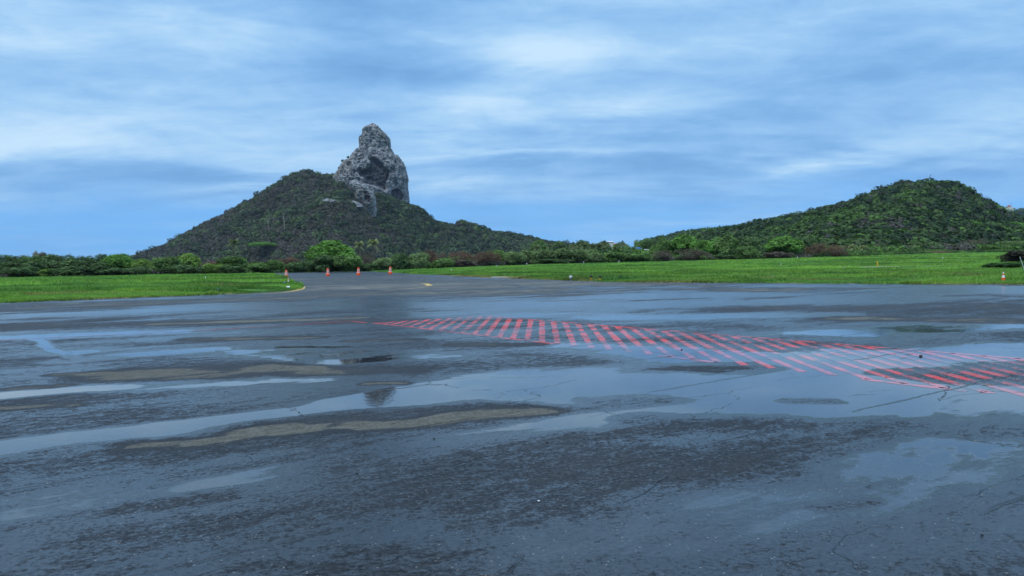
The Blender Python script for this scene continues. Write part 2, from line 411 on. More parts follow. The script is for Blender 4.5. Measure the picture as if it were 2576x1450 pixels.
# ------------------------------------------------------------------ the ground
ts = np.linspace(-1.5, 1.5, 360); ss = np.linspace(0, 1, 70)
Tg, Sg = np.meshgrid(ts, ss, indexing='ij')
Y0 = Yr(Tg) - 1.0; Yg = Y0 * (9000 / Y0) ** Sg; Xg = Tg * Yg
Zg = H(Xg, Yg) - .03
V1 = np.stack([Xg, Yg, Zg], -1).reshape(-1, 3); F1 = grid_faces(360, 70)
S = 9500; b0 = len(V1)
V2 = np.array([(-S, -S, -.7), (S, -S, -.7), (S, S, -.7), (-S, S, -.7)])
me = npmesh('ground', np.vstack([V1, V2]), np.vstack([F1, [[b0, b0 + 1, b0 + 2, b0 + 3]]]), attrs=dict(dirt=np.full(b0 + 4, .35)))
tag(link('ground', me, MAT['grass']), kind='structure')

# water / dryness of the paving, in metres along real spots of the ground
def seg_d(X, Y, a, b):
    ax, ay = a; bx, by = b; dx, dy = bx - ax, by - ay
    k = np.clip(((X - ax) * dx + (Y - ay) * dy) / (dx * dx + dy * dy + 1e-9), 0, 1)
    return np.hypot(X - ax - k * dx, Y - ay - k * dy)
SPOTS = []
def spot(x0, y0, x1, y1, hw, target):
    a, b = G(x0, y0), G(x1, y1); mx, my = (x0 + x1) / 2, (y0 + y1) / 2
    p, q = G(mx, my - hw), G(mx, my + hw)
    # half thickness measured across the strip
    dx, dy = b[0] - a[0], b[1] - a[1]; L = math.hypot(dx, dy) + 1e-6
    th = abs((p[0] - q[0]) * dy - (p[1] - q[1]) * dx) / L / 2
    SPOTS.append((a, b, max(th, .06), target))
WET, FILM, DAMP, DRY = 1.0, .74, .36, .07
for s in [  # standing water
    (0, 1128, 400, 1076, 17, WET), (400, 1076, 860, 1018, 14, WET), (850, 1016, 1040, 994, 20, 1.1), (1030, 992, 1350, 952, 24, WET), (1350, 962, 1900, 915, 34, WET),
    (1500, 985, 2050, 955, 28, .95), (1850, 925, 2576, 880, 26, .92), (2050, 1010, 2576, 1000, 40, .85), (2200, 960, 2576, 1010, 20, .9), (1300, 1000, 1500, 985, 12, .85),
    (0, 1300, 500, 1222, 16, .78), (500, 1222, 1000, 1132, 17, .80), (1000, 1132, 1500, 1058, 20, .86), (1480, 1058, 1900, 1015, 22, .92), (1900, 1015, 2100, 1010, 30, .9),
    (0, 995, 300, 972, 8, .92), (300, 972, 740, 952, 12, .84), (0, 900, 200, 885, 5, .8), (70, 842, 190, 905, 9, .98), (190, 905, 520, 880, 7, .95), (0, 850, 420, 836, 6, .85),
    (600, 883, 720, 905, 8, .97), (650, 886, 1060, 890, 9, .80), (700, 874, 900, 872, 2, .95), (850, 910, 1500, 872, 7, .95), (1400, 875, 1850, 880, 14, .95), (1600, 890, 2000, 900, 16, .95),
    (1550, 800, 2080, 790, 6, .95), (1000, 790, 1500, 795, 7, .80), (100, 792, 800, 766, 4, .88), (500, 770, 1300, 765, 7, .80), (1480, 721, 1680, 722, 2.5, 1.), (1280, 717, 1340, 723, 1.6, 1.),
    (2050, 835, 2576, 820, 9, .84), (1950, 815, 2150, 840, 10, .85), (1600, 745, 2576, 728, 6, .84), (1300, 770, 2100, 760, 9, .80), (2000, 720, 2576, 722, 2.5, .95), (1000, 910, 1350, 905, 7, .7), (640, 890, 1060, 893, 9, .70),
    (420, 1175, 950, 1110, 10, .66), (0, 1265, 250, 1235, 10, .7), (1150, 1210, 1250, 1195, 6, .6), (1700, 1110, 2000, 1090, 12, .74), (2020, 1090, 2300, 1040, 12, .8)]: spot(*s)
for s in [(1480, 866, 1800, 884, 9, 1.), (1780, 884, 2000, 902, 9, 1.), (2000, 880, 2300, 900, 10, .9)]: spot(*s)
for s in [  # smooth, film covered paving in the right foreground
    (1500, 1400, 2576, 1250, 90, .70), (1900, 1280, 2576, 1150, 60, .74), (2150, 1180, 2576, 1090, 40, .78), (1300, 1440, 1900, 1420, 30, .6)]: spot(*s)
for s in [  # dry pale islands
    (130, 944, 240, 940, 4, DRY), (250, 946, 420, 940, 13, DRY), (400, 940, 620, 930, 18, DRY), (660, 924, 780, 926, 8, .06), (790, 938, 1030, 931, 9, DRY), (350, 1120, 550, 1109, 14, DRY), (620, 1092, 720, 1080, 16, DRY), (720, 1078, 850, 1066, 22, DRY), (920, 1074, 1070, 1062, 13, .06),
    (1140, 1046, 1340, 1034, 14, -.1), (905, 965, 1025, 963, 3.5, -.1), (0, 1028, 190, 1022, 6, DRY), (50, 975, 160, 971, 4, DRY), (2150, 801, 2560, 808, 6, DRY), (480, 853, 760, 850, 3.5, DRY),
    (560, 810, 740, 805, 3, DRY), (400, 815, 900, 800, 3, .08), (900, 858, 1040, 855, 3, DRY), (1180, 868, 1350, 866, 5, .04), (1700, 925, 1850, 927, 4, .1), (1640, 930, 1800, 935, 3, .1)]: spot(*s)
for s in [  # damp coarse paving between
    (1650, 928, 1870, 925, 11, .30), (1500, 1005, 1640, 999, 9, .32), (1640, 1060, 1900, 1072, 20, .34), (900, 1165, 1500, 1110, 34, .36), (1400, 1180, 1950, 1130, 30, .36), (2070, 1085, 2240, 1062, 16, .34),
    (1080, 1240, 1900, 1180, 34, .33), (1180, 1300, 1500, 1280, 24, .36), (2080, 1275, 2190, 1255, 10, .33), (340, 1275, 520, 1250, 16, .3), (200, 1340, 520, 1320, 26, .36), (850, 1395, 1000, 1380, 14, .34), (600, 1430, 850, 1440, 14, .36),
    (0, 1060, 800, 1030, 22, .40), (250, 1150, 900, 1110, 12, .36), (0, 1180, 400, 1150, 22, .38), (0, 900, 600, 915, 10, .36), (1000, 925, 1500, 905, 12, .36), (1100, 870, 1400, 890, 14, .36), (1650, 822, 1950, 820, 10, .35),
    (2000, 1010, 2100, 1012, 5, .36), (1950, 1120, 2200, 1090, 10, .40), (2440, 1095, 2576, 1085, 14, .40), (1450, 850, 1900, 870, 12, .40), (0, 825, 500, 818, 6, .30), (780, 700, 1150, 712, 14, .20), (900, 722, 1300, 716, 8, .18), (760, 745, 1300, 733, 6, .22), (0, 775, 700, 752, 6, .26), (1500, 716, 2100, 735, 5, .22), (500, 812, 1000, 806, 5, .2), (0, 820, 400, 810, 5, .22), (1900, 775, 2500, 770, 7, .22), (900, 1040, 1300, 1020, 8, .3), (2200, 780, 2576, 785, 12, .34)]: spot(*s)
for s in [(0, 1128, 400, 1076, 12, 1.05), (400, 1076, 860, 1018, 10, 1.05), (850, 1016, 1040, 994, 14, 1.1)]: spot(*s)
def water(X, Y):
    u = X * CU + Y * SU; v = Y * CU - X * SU
    w = .575 + .14 * fbm(u / 5.5, v / 1.7, 1.3, 4) + .09 * fbm(u / 1.6, v / .9, 4.1, 3)
    # lane seams collect water
    ph = np.abs(((v - 1.05) / 2.44 + .5) % 1 - .5) * 2.44
    w = w + .10 * np.exp(-(ph / .35) ** 2)
    far = sstep(24, 40, Y); st = .20 * fbm(u / 9., v / 2.2, 8.8, 4)
    w = w + far * (st - .02)
    wx = X + .10 * fbm(X / 1.1, Y / 1.1, 7., 4) * np.clip(Y / 10, .5, 4); wy = Y + .10 * fbm(X / 1.1, Y / 1.1, 21., 4) * np.clip(Y / 10, .5, 4)
    for (a, b, th, tg) in SPOTS:
        x0, x1 = min(a[0], b[0]) - 3.2 * th, max(a[0], b[0]) + 3.2 * th; y0, y1 = min(a[1], b[1]) - 3.2 * th, max(a[1], b[1]) + 3.2 * th
        k = np.where((wx > x0) & (wx < x1) & (wy > y0) & (wy < y1))
        if not len(k[0]): continue
        d = seg_d(wx[k], wy[k], a, b) / th
        damp = .12 < tg < .6; f = (1 - sstep(.3, 2.1, d) if damp else 1 - sstep(.25, 1.6, d) if tg < .12 else 1 - sstep(.6, 1.5, d)) * (.75 if damp else 1); w[k] = w[k] * (1 - f) + f * (tg + (.07 if damp else 0) + (.5 if tg < .25 else .3) * (w[k] - .5) * (tg < .9))
    return w
nt, ns = 760, 620
ts = np.linspace(-1.35, 1.35, nt); ss = np.linspace(0, 1, ns)
Tg, Sg = np.meshgrid(ts, ss, indexing='ij')
YR = Yr(Tg); Yg = 1.1 * (YR / 1.1) ** (Sg ** .93); Xg = Tg * Yg
Zg = H(Xg, Yg)
Wg = water(Xg, Yg)
V = np.stack([Xg, Yg, Zg], -1).reshape(-1, 3)
me = npmesh('apron', V, grid_faces(nt, ns), attrs=dict(water=Wg.ravel()), smooth=True)
apron = tag(link('apron', me, MAT['apron']), 'wide cracked asphalt apron with rain puddles and dry olive patches', kind='structure')
# paving behind and beside the camera
me = npmesh('pavement', [(-60, -60, -.012), (60, -60, -.012), (60, 2.4, -.012), (-60, 2.4, -.012)], [[0, 1, 2, 3]], attrs=dict(water=[.6] * 4))
tag(link('pavement', me, MAT['apron']), kind='structure')
# runway strip
Sg2 = np.linspace(0, 1, 12); T2, S2 = np.meshgrid(np.linspace(-1.35, 1.35, 300), Sg2, indexing='ij')
Y2 = Yr(T2) + S2 * 7; X2 = T2 * Y2
me = npmesh('runway', np.stack([X2, Y2, H(X2, Y2) + .004], -1).reshape(-1, 3), grid_faces(300, 12), attrs=dict(water=np.full(3600, .5)), smooth=True)
tag(link('runway', me, MAT['runway']), kind='structure')

# ------------------------------------------------------------------ grass fields
def interp_line(pts):
    pts = sorted((p[0] / p[1], p[1]) for p in pts); return [p[0] for p in pts], [p[1] for p in pts]
def ext(p, q, t):
    """depth where the world line p-q meets azimuth t"""
    dx, dy = q[0] - p[0], q[1] - p[1]; k = (t * p[1] - p[0]) / (dx - t * dy); return (t * (p[1] + k * dy), p[1] + k * dy)
LN = [G(*q) for q in [(0, 762), (125, 757), (250, 752.5), (400, 746.5), (500, 742.5), (620, 738), (700, 734), (735, 730), (752, 726.5), (757, 723)]]
LN = [ext(LN[0], LN[3], -1.3), ext(LN[0], LN[3], -1.0)] + LN
LF = [G(*q) for q in [(757, 721.5), (750, 716), (736, 708), (720, 701), (705, 696.5), (690, 692.5)]]
RN = [G(*q) for q in [(921, 684.2), (960, 687), (1050, 692), (1200, 698), (1330, 702.5), (1430, 706), (1520, 709.3), (1600, 710.6), (1700, 711), (2000, 713), (2300, 714.6), (2576, 716)]]
RN = RN + [ext(RN[-3], RN[-1], 1.0), ext(RN[-3], RN[-1], 1.3)]
_l = interp_line(LN); _lf = interp_line(LF); _r = interp_line(RN)
tip_t = _l[0][-1]
def l_near(t): return np.interp(t, *_l) + .45 * fbm(np.asarray(t) * 95., 3.3, 1.1, 3)
def l_far(t): return np.where(t < _lf[0][0], Yr(t) - .6, np.minimum(np.interp(t, *_lf), Yr(t) - .6))
r_t0 = _r[0][0]
def r_near(t): return np.minimum(np.interp(t, *_r) + .6 * fbm(np.asarray(t) * 80., 7.3, 2.1, 3), Yr(t) - .8)
def r_far(t): return Yr(t) - .5
def relief(X, Y, edge):   # low swells that fade out at the rim
    return (.06 * fbm(X / 9., Y / 9., 2., 3) + .05) * sstep(0, 2.5, edge) + .05 * sstep(0, .15, edge) + .01
def dirtf(X, Y, e):
    d = .26 + .30 * fbm(X / 14., Y / 5., 31., 4) + .35 * (1 - sstep(.0, 2.2, e))
    for (a, b, th) in DIRT: d = d + .75 * np.exp(-(seg_d(X, Y, a, b) / th) ** 2)
    return d
DIRT = [(G(0, 747), G(180, 742), 1.3), (G(520, 723), G(700, 718), .9), (G(60, 746), G(420, 740), .6), (G(1500, 703), G(2050, 702.), 1.2), (G(1900, 706), G(2300, 708), 1.0), (G(2240, 697), G(2576, 700), 1.2), (G(1100, 694), G(1500, 707), .7), (G(2100, 698), G(2300, 690), .9)]
def field(name, t0, t1, near, far, nt, ns):
    t = np.linspace(t0, t1, nt); s = np.linspace(0, 1, ns) ** 1.5
    Tq, Sq = np.meshgrid(t, s, indexing='ij'); yn = near(Tq); yf = np.maximum(far(Tq), yn + .02)
    Yq = yn + (yf - yn) * Sq; Xq = Tq * Yq
    e = np.minimum(Yq - yn, yf - Yq) * .6
    Z = H(Xq, Yq) + relief(Xq, Yq, e); Z[:, 0] = H(Xq[:, 0], Yq[:, 0]) - .04; Z[:, -1] = H(Xq[:, -1], Yq[:, -1]) - .04
    me = npmesh(name, np.stack([Xq, Yq, Z], -1).reshape(-1, 3), grid_faces(nt, ns), attrs=dict(dirt=dirtf(Xq, Yq, Yq - yn).ravel()), smooth=True)
    return tag(link(name, me, MAT['grass']), kind='structure')
field('grass_field', -1.25, tip_t - .0002, l_near, l_far, 420, 90)
field('grass_field', r_t0 + .0005, 1.25, r_near, r_far, 520, 110)

def tufts(name, n, t0, t1, near, far, label):
    t = RNG.uniform(t0, t1, n * 3); s = RNG.uniform(0, 1, n * 3)
    yn = near(t); yf = far(t); y = yn + (yf - yn) * s ** 1.7; x = t * y
    dens = 1.0 / (1 + (y / 70) ** 1.2)
    e = np.minimum(y - yn, yf - y)
    d = dirtf(x, y, y - yn)
    keep = (e > .1) & (RNG.uniform(0, 1, n * 3) < np.clip(1.1 - 1.1 * (d - .35), .12, 1)) & (np.abs(t) < .9)
    x, y, e, d, yn = x[keep][:n], y[keep][:n], e[keep][:n], d[keep][:n], yn[keep][:n]; m = len(x)
    z = H(x, y) + relief(x, y, e * .6) - .02
    tall = .11 + .07 * np.clip(fbm(x / 3., y / 2., 5., 3), -1, 1) + .07 * np.clip(fbm(x / 8., y / 3., 55., 3), -.5, 2) + .22 * sstep(.35, .8, fbm(x / 5., y / 2.2, 77., 3))
    tall = np.clip(tall, .05, .55) * np.where((x < -12) & (x > -40) & (y > 52) & (y < 135) & (e < 4), .4, 1) * (1 - .55 * sstep(-22, -4, y - Yr(x / y))) * np.where(e < .8, .7, 1)
    K = 7
    a = RNG.uniform(0, 2 * math.pi, (m, K)); r_ = RNG.uniform(.0, .16, (m, K)) * (1 + y[:, None] / 130); hh = tall[:, None] * RNG.uniform(.5, 1.25, (m, K))
    bx = x[:, None] + np.cos(a) * r_; by = y[:, None] + np.sin(a) * r_; w = .018 * (1 + y[:, None] / 45) * RNG.uniform(.6, 1.4, (m, K))
    ba = RNG.uniform(0, 2 * math.pi, (m, K)); lean = hh * RNG.uniform(.1, .8, (m, K))
    p0 = np.stack([bx - np.sin(ba) * w, by + np.cos(ba) * w, np.broadcast_to(z[:, None], bx.shape)], -1)
    p1 = np.stack([bx + np.sin(ba) * w, by - np.cos(ba) * w, np.broadcast_to(z[:, None], bx.shape)], -1)
    p2 = np.stack([bx + np.cos(a) * lean, by + np.sin(a) * lean, z[:, None] + hh], -1)
    V = np.stack([p0, p1, p2], 2).reshape(-1, 3); Fq = np.arange(len(V)).reshape(-1, 3)
    band = np.exp(-(seg_d(x, y, P(1900, 672, 128)[:2], P(2620, 654, 136)[:2]) / 7.) ** 2)
    yel = np.clip(.45 + .45 * band + .55 * fbm(x / 9., y / 4., 91., 3) + RNG.normal(0, .22, m), 0, 1)[:, None]
    c = np.array([.088, .195, .045]) * (1 - yel) + np.array([.22, .37, .06]) * yel
    dr = np.clip((d - .55) * 1.6 + RNG.normal(0, .12, m), 0, .9)[:, None]
    c = c * (1 - dr) + np.array([.24, .20, .08]) * dr
    c = c * RNG.uniform(.9, 1.5, (m, 1)) * (1 + .30 * np.clip(fbm(x / 22., y / 7., 15., 4), -1, 1))[:, None]
    me = npmesh(name, V, Fq, col=np.repeat(c, K * 3, 0))
    o = link(name, me, MAT['foliage']); return tag(o, label, 'grass', kind='stuff')
tufts('grass', 75000, -.72, tip_t, l_near, l_far, 'rough bright green grass on the left field beside the taxiway')
tufts('grass', 120000, r_t0, .72, r_near, r_far, 'long green grass on the field right of the taxiway')

# thin concrete drain along the right grass
def strip_mesh(pts, w, dz, n=40, jit=0.):
    """flat strip through world points, laid on H"""
    P_ = []
    for a, b in zip(pts, pts[1:]):
        L = math.hypot(b[0] - a[0], b[1] - a[1]); k = max(2, int(L / .25))
        for i in range(k): P_.append((a[0] + (b[0] - a[0]) * i / k, a[1] + (b[1] - a[1]) * i / k))
    P_.append(pts[-1]); P_ = np.array(P_)
    d = np.gradient(P_, axis=0); d /= np.linalg.norm(d, axis=1)[:, None] + 1e-9; nrm = np.stack([-d[:, 1], d[:, 0]], 1)
    ww = w / 2 * np.ones(len(P_)) * (1 + jit * vn(np.arange(len(P_)) * .5, w * 9.))
    A = P_ + nrm * ww[:, None]; B = P_ - nrm * ww[:, None]
    A3 = np.c_[A, H(A[:, 0], A[:, 1]) + dz]; B3 = np.c_[B, H(B[:, 0], B[:, 1]) + dz]
    V = np.stack([A3, B3], 1).reshape(-1, 3); return V, grid_faces(len(P_), 2)
for seg in ([(1240, 699.3), (1420, 701), (1600, 701.2), (1760, 701)], [(1835, 697), (2010, 695.6)], [(2100, 668), (2420, 665)]):
    V, Fq = strip_mesh([G(*q) for q in seg] if seg[0][1] > 680 else [P(q[0], q[1], 128)[:2] for q in seg], .5 if seg[0][0] < 1300 else .3, .16 if seg[0][0] < 1300 else .2)
    n = len(V); V2 = V.copy(); V2[:, 2] -= .3
    me = npmesh('drain', np.vstack([V, V2]), np.vstack([Fq, [[2 * i, 2 * i + 2, 2 * i + 2 + n, 2 * i + n] for i in range(n // 2 - 1)], [[2 * i + 1, 2 * i + 3, 2 * i + 3 + n, 2 * i + 1 + n] for i in range(n // 2 - 1)]]))
    tag(link('drain_channel', me, MAT['concrete']), kind='structure')

# ------------------------------------------------------------------ painted markings
def paint(name, pts, w, mat, dz=.004, jit=.15):
    V, Fq = strip_mesh(pts, w, dz, jit=jit)
    me = npmesh(name, V, Fq, attrs=dict(water=water(V[:, 0].copy(), V[:, 1].copy())), smooth=True); return me, mat
# hatched band: one marking made of border lines and bars
d = np.array([.600, -.800]); nrm = np.array([.800, .600])
U0 = np.array([-1.52, 26.6]); L0 = np.array([-4.16, 23.3])
Wd = float((U0 - L0) @ nrm)
U0 = L0 + nrm * Wd
allV, allF = [], []; b = 0
def addstrip(p, q, w):
    global b
    V, Fq = strip_mesh([tuple(p), tuple(q)], w, .0015, jit=.22); allV.append(V); allF.append(Fq + b); b += len(V)
Ltot = 26.0
mk = tag(empty('painted_marking', (0, 0, 0)), 'red diagonal hatched band painted across the wet apron', 'ground marking')
def flush(name, mat):
    global allV, allF, b
    V = np.vstack(allV); me = npmesh(name, V, np.vstack(allF), attrs=dict(water=water(V[:, 0].copy(), V[:, 1].copy())), smooth=True)
    o = link(name, me, mat, mk); allV, allF, b = [], [], 0; return o
addstrip(U0, U0 + d * Ltot, .16); flush('border_line', MAT['red_paint'])
for k0, k1 in ((0, 8.4), (11.3, 12.6), (15.2, 16.6)):
    addstrip(L0 + d * k0, L0 + d * k1, .15); flush('border_line', MAT['red_paint'])
# bars run straight away from the viewer, 0.31 m apart
k = 0; x = -3.85
bard = np.array([.02, -1.0])
while x < 11.5:
    # intersections of the line X=x with the band's edges and its squared end
    kU = (x - U0[0]) / d[0]; yU = U0[1] + d[1] * kU if kU > 0 else L0[1] + (x - L0[0]) * nrm[1] / nrm[0]
    x2 = x - .24
    kL = (x2 - L0[0]) / d[0]; yL = L0[1] + d[1] * max(kL, 0)
    if yU - yL > .3 and yL > 1.5:
        addstrip((x, yU - .09), (x2, yL + .08), .15 if x < 6 else .17)
    x += .315
bars = flush('hatch_bars', MAT['red_paint'])
def thing_paint(name, pts, w, mat, label):
    me, m_ = paint(name, pts, w, mat); return tag(link(name, me, m_), label, 'ground marking')
thing_paint('painted_line', [(-16.5, 15.5), G(126, 849), G(464, 834), G(884, 808), tuple(L0 + np.array([-.12, -.1]))], .10, MAT['red_faint'], 'thin faded red line running left from the hatched band')
def curve(pxs, n=8):
    """Catmull-Rom through photo points dropped on the ground"""
    p = [np.array(G(*q)) for q in pxs]; p = [2 * p[0] - p[1]] + p + [2 * p[-1] - p[-2]]; o = []
    for i in range(1, len(p) - 2):
        for k in range(n):
            t = k / n; o.append(tuple(.5 * ((2 * p[i]) + (-p[i - 1] + p[i + 1]) * t + (2 * p[i - 1] - 5 * p[i] + 4 * p[i + 1] - p[i + 2]) * t * t + (-p[i - 1] + 3 * p[i] - 3 * p[i + 1] + p[i + 2]) * t ** 3)))
    return o + [tuple(p[-2])]
thing_paint('painted_line', curve([(0, 779), (250, 768), (520, 758), (700, 750.5), (860, 742), (970, 733), (1040, 725), (1075, 719.5), (1060, 712), (1040, 709)]), .17, MAT['yellow_faint'], 'faint yellow guide line curving from the left edge towards the taxiway')
thing_paint('painted_line', curve([(880, 743), (1050, 737), (1212, 732), (1500, 727)]), .14, MAT['yellow_faint'], 'faint straight yellow line right of the curved guide line')
thing_paint('painted_line', curve([(600, 740.5), (690, 736.5), (735, 731.5), (755, 726.5), (759, 722)]), .16, MAT['yellow_paint'], 'inner yellow edge line round the tip of the left grass')
thing_paint('painted_line', curve([(660, 740), (715, 736.5), (750, 730.5), (764, 725.5), (765, 721)]), .16, MAT['yellow_paint'], 'outer yellow edge line round the tip of the left grass')
V, Fq = strip_mesh([G(1072, 713.5), G(1082, 718.8)], .5, .006)
tag(link('painted_mark', npmesh('painted_mark', V, Fq, attrs=dict(water=np.full(len(V), .3))), MAT['yellow_paint']), 'short bright yellow paint dash at the end of the curved guide line', 'ground marking')

# ------------------------------------------------------------------ hills
def smooth1(a, s):
    if s < .5: return a
    r_ = int(3 * s) + 1; k = np.exp(-.5 * (np.arange(-r_, r_ + 1) / s) ** 2); k /= k.sum()
    return np.convolve(np.pad(a, r_, mode='edge'), k, 'valid')
class Hill:
    def __init__(s, pts, Yc, wf, wb, tree_px, amp, step, seed, base=0., name='hill', wmin=120.):
        s.Yc = Yc
        C = [P(x, y + tree_px, Yc) for (x, y) in pts]
        s.x0, s.x1 = C[0][0], C[-1][0]; s.nx = int((s.x1 - s.x0) / step) + 1; s.xs = np.linspace(s.x0, s.x1, s.nx)
        zc = np.maximum(np.interp(s.xs, [c[0] for c in C], [c[2] for c in C]), base)
        s.levels = [zc] + [smooth1(zc, q / step) for q in (25, 60, 110)]
        wx = smooth1(zc, 80 / step) * wf + wmin
        s.wx = wx; s.wb = wb; s.amp = amp; s.seed = seed; s.base = base
        s.zc = zc; s.step = step
        ymin = Yc - wx.max(); s.ys = np.linspace(ymin, Yc + wb, int((wx.max() + wb) / step))
        Xq, Yq = np.meshgrid(s.xs, s.ys, indexing='ij'); Xq = Xq * Yq / Yc; Z = s.h(Xq, Yq); s.Z = Z
        me = npmesh(name, np.stack([Xq, Yq, Z], -1).reshape(-1, 3), grid_faces(len(s.xs), len(s.ys)), smooth=True)
        s.ob = tag(link(name, me, MAT['soil']), kind='structure')
    def h(s, X, Y):
        XF = np.asarray(X) * s.Yc / np.asarray(Y)      # the flanks fan out from the crest
        i = np.interp(XF, s.xs, np.arange(s.nx))
        def L(k): return np.interp(i, np.arange(s.nx), s.levels[k])
        w = np.interp(XF, s.xs, s.wx)
        u = np.clip((s.Yc - Y) / w, 0, 1); ub = np.clip((Y - s.Yc) / s.wb, 0, 1)
        q = np.maximum(u, ub) * 3.2; q = np.clip(q, 0, 2.999); f = q - np.floor(q); n = np.floor(q)
        z = np.where(n < 1, L(0) * (1 - f) + L(1) * f, np.where(n < 2, L(1) * (1 - f) + L(2) * f, L(2) * (1 - f) + L(3) * f))
        g = np.where(Y <= s.Yc, (1 - u) ** 1.12, np.cos(ub * math.pi / 2) ** 2)
        spur = fbm(X / 95. + s.seed + .5 * np.sin(Y / 170.), Y / 420., s.seed, 3)
        z = z * g + s.amp * spur * np.clip(4 * u * (1 - u), 0, 1) * np.clip(z / 60, .1, 1.2)
        z += .06 * s.amp * fbm(X / 22., Y / 22., s.seed + 3, 3) * np.clip(u * 8, 0, 1)
        edge = np.minimum(np.clip((XF - s.x0) / 40, 0, 1), np.clip((s.x1 - XF) / 40, 0, 1))
        return z * edge - 3 * (1 - edge) - 2.5 * (u >= 1)
    def hit(s, xd, yd):
        v = ray(xd, yd); Y = np.arange(s.ys[0], s.Yc + 60, 1.0); z = s.h(v.x * Y, Y); zz = CAMZ + v.z * Y
        k = np.where(z >= zz)[0]; k = k[0] if len(k) else len(Y) - 1
        return (v.x * Y[k], Y[k], float(z[k]))
LH = [(180, 668), (300, 655), (345, 640), (400, 620), (440, 601), (520, 556), (570, 533), (600, 517), (640, 497), (670, 475), (700, 457), (740, 433), (765, 427), (790, 431), (805, 437), (850, 437), (880, 448), (935, 484), (985, 506), (1020, 531), (1050, 540), (1080, 555), (1140, 565), (1180, 574), (1220, 581), (1260, 584), (1300, 590), (1345, 598), (1380, 607), (1420, 613), (1480, 618), (1600, 630), (1800, 650)]
RH = [(1560, 650), (1640, 622), (1700, 603), (1760, 590), (1830, 577), (1900, 564), (1960, 551), (2030, 536), (2100, 518), (2150, 503), (2200, 485), (2250, 466), (2290, 456), (2330, 458), (2385, 456), (2410, 466), (2440, 485), (2490, 515), (2530, 540), (2576, 560), (2640, 585), (2750, 605), (2900, 618), (3300, 640)]
FH = [(1560, 640), (1600, 612), (1640, 602), (1700, 588), (1740, 579), (1770, 576), (1820, 573), (1900, 575), (2000, 585), (2200, 600)]
XH = [(2440, 560), (2480, 540), (2510, 529), (2536, 527), (2576, 526), (2640, 522), (2750, 520), (2900, 540), (3100, 590)]
hillL = Hill(LH, 1800, 1.9, 420, 6.0, 40, 7., 3.1, name='hill', wmin=260)
hillR = Hill(RH, 900, 3.0, 260, 13.5, 13, 4.5, 8.7, name='hill', wmin=240)
hillF = Hill(FH, 1500, 1.6, 300, 8., 8, 9., 5.5, name='hill', wmin=200)
hillX = Hill(XH, 2900, 1.2, 500, 6.0, 15, 16., 2.2, name='hill', wmin=300)

# ------------------------------------------------------------------ forest cover
def leaf_cloud(C, Rr, Rz, n, leaf, colr, up=.3):
    """leaf-clump triangles on domes: C (m,3) centres, Rr radii, Rz heights, n tris each"""
    m = len(C)
    a = RNG.uniform(0, 2 * math.pi, (m, n)); cz = RNG.uniform(-.25, 1, (m, n)); r0 = np.sqrt(np.clip(1 - cz ** 2, 0, 1)); k = RNG.uniform(.72, 1.08, (m, n))
    k *= 1 + .22 * np.sin(a * 3 + C[:, :1]) * r0
    N = np.stack([np.cos(a) * r0, np.sin(a) * r0, cz], -1)
    Pp = C[:, None, :] + N * (k * 1.0)[..., None] * np.stack([Rr, Rr, Rz], -1)[:, None, :]
    Nn = N + RNG.normal(0, .30, N.shape) + np.array([0, 0, up]); Nn /= np.linalg.norm(Nn, axis=-1, keepdims=True)
    t1 = np.cross(Nn, RNG.normal(0, 1, N.shape)); t1 /= np.linalg.norm(t1, axis=-1, keepdims=True); t2 = np.cross(Nn, t1)
    L = (leaf * RNG.uniform(.6, 1.5, (m, n)))[..., None]
    if np.ndim(leaf) > 0: pass
    V = np.stack([Pp + t1 * L, Pp - t1 * L * .5 + t2 * L * .9, Pp - t1 * L * .5 - t2 * L * .9], 2).reshape(-1, 3)
    c = np.broadcast_to(colr[:, None, :], (m, n, 3)) * RNG.uniform(.85, 1.15, (m, n, 1))
    return V, np.repeat(c.reshape(-1, 3), 3, 0)
GREENS = np.array([(.030, .062, .024), (.045, .088, .028), (.062, .115, .030), (.085, .150, .034), (.11, .21, .040)])
GREYS = np.array([(.105, .096, .084), (.088, .084, .074), (.125, .110, .095), (.085, .092, .062)])
def forest(name, hill, n, rad, tris, grey_fn, label, gain=1., mute=0., ylim=None, xlim=None, keepfn=None, ypow=1.0):
    X = RNG.uniform(max(hill.x0, -1e9) if xlim is None else xlim[0], hill.x1 if xlim is None else xlim[1], n)
    w = np.interp(X, hill.xs, hill.wx); q = RNG.uniform(-.05, 1, n) ** 1; Y = hill.Yc - q * w; X = X * Y / hill.Yc
    ok = np.abs(X / Y) < .72
    Z = hill.h(X, Y); ok &= Z > H(X, Y) - 1.5
    if keepfn is not None: ok &= keepfn(X, Y, Z)
    X, Y, Z = X[ok], Y[ok], Z[ok]; m = len(X)
    g = grey_fn(X, Y, Z) + RNG.normal(0, .22, m); isg = g > .5
    ci = np.clip((RNG.uniform(0, 1, m) ** 1.3 * 5 + .8 * fbm(X / 60., Y / 90., 12., 2)).astype(int), 0, 4)
    gr = GREENS[ci] * (1 - mute) + mute * np.array([.085, .092, .072]) * (GREENS[ci].sum(1, keepdims=True) / .2)
    c = np.where(isg[:, None], GREYS[RNG.integers(0, 4, m)], gr) * RNG.uniform(.8, 1.25, (m, 1)) * gain
    r_ = rad * RNG.uniform(.55, 1.45, m) * np.where(isg, .85, 1)
    rz = r_ * RNG.uniform(.55, .95, m)
    V, cc = leaf_cloud(np.stack([X, Y, Z + r_ * .35], 1), r_, rz, tris, (r_ * (.25 if tris < 60 else .19))[:, None] * np.ones((1, tris)), c)
    me = npmesh(name, V, np.arange(len(V)).reshape(-1, 3), col=cc)
    return tag(link(name, me, MAT['foliage']), label, 'trees', kind='stuff')
CMI = np.array(CM.inverted())
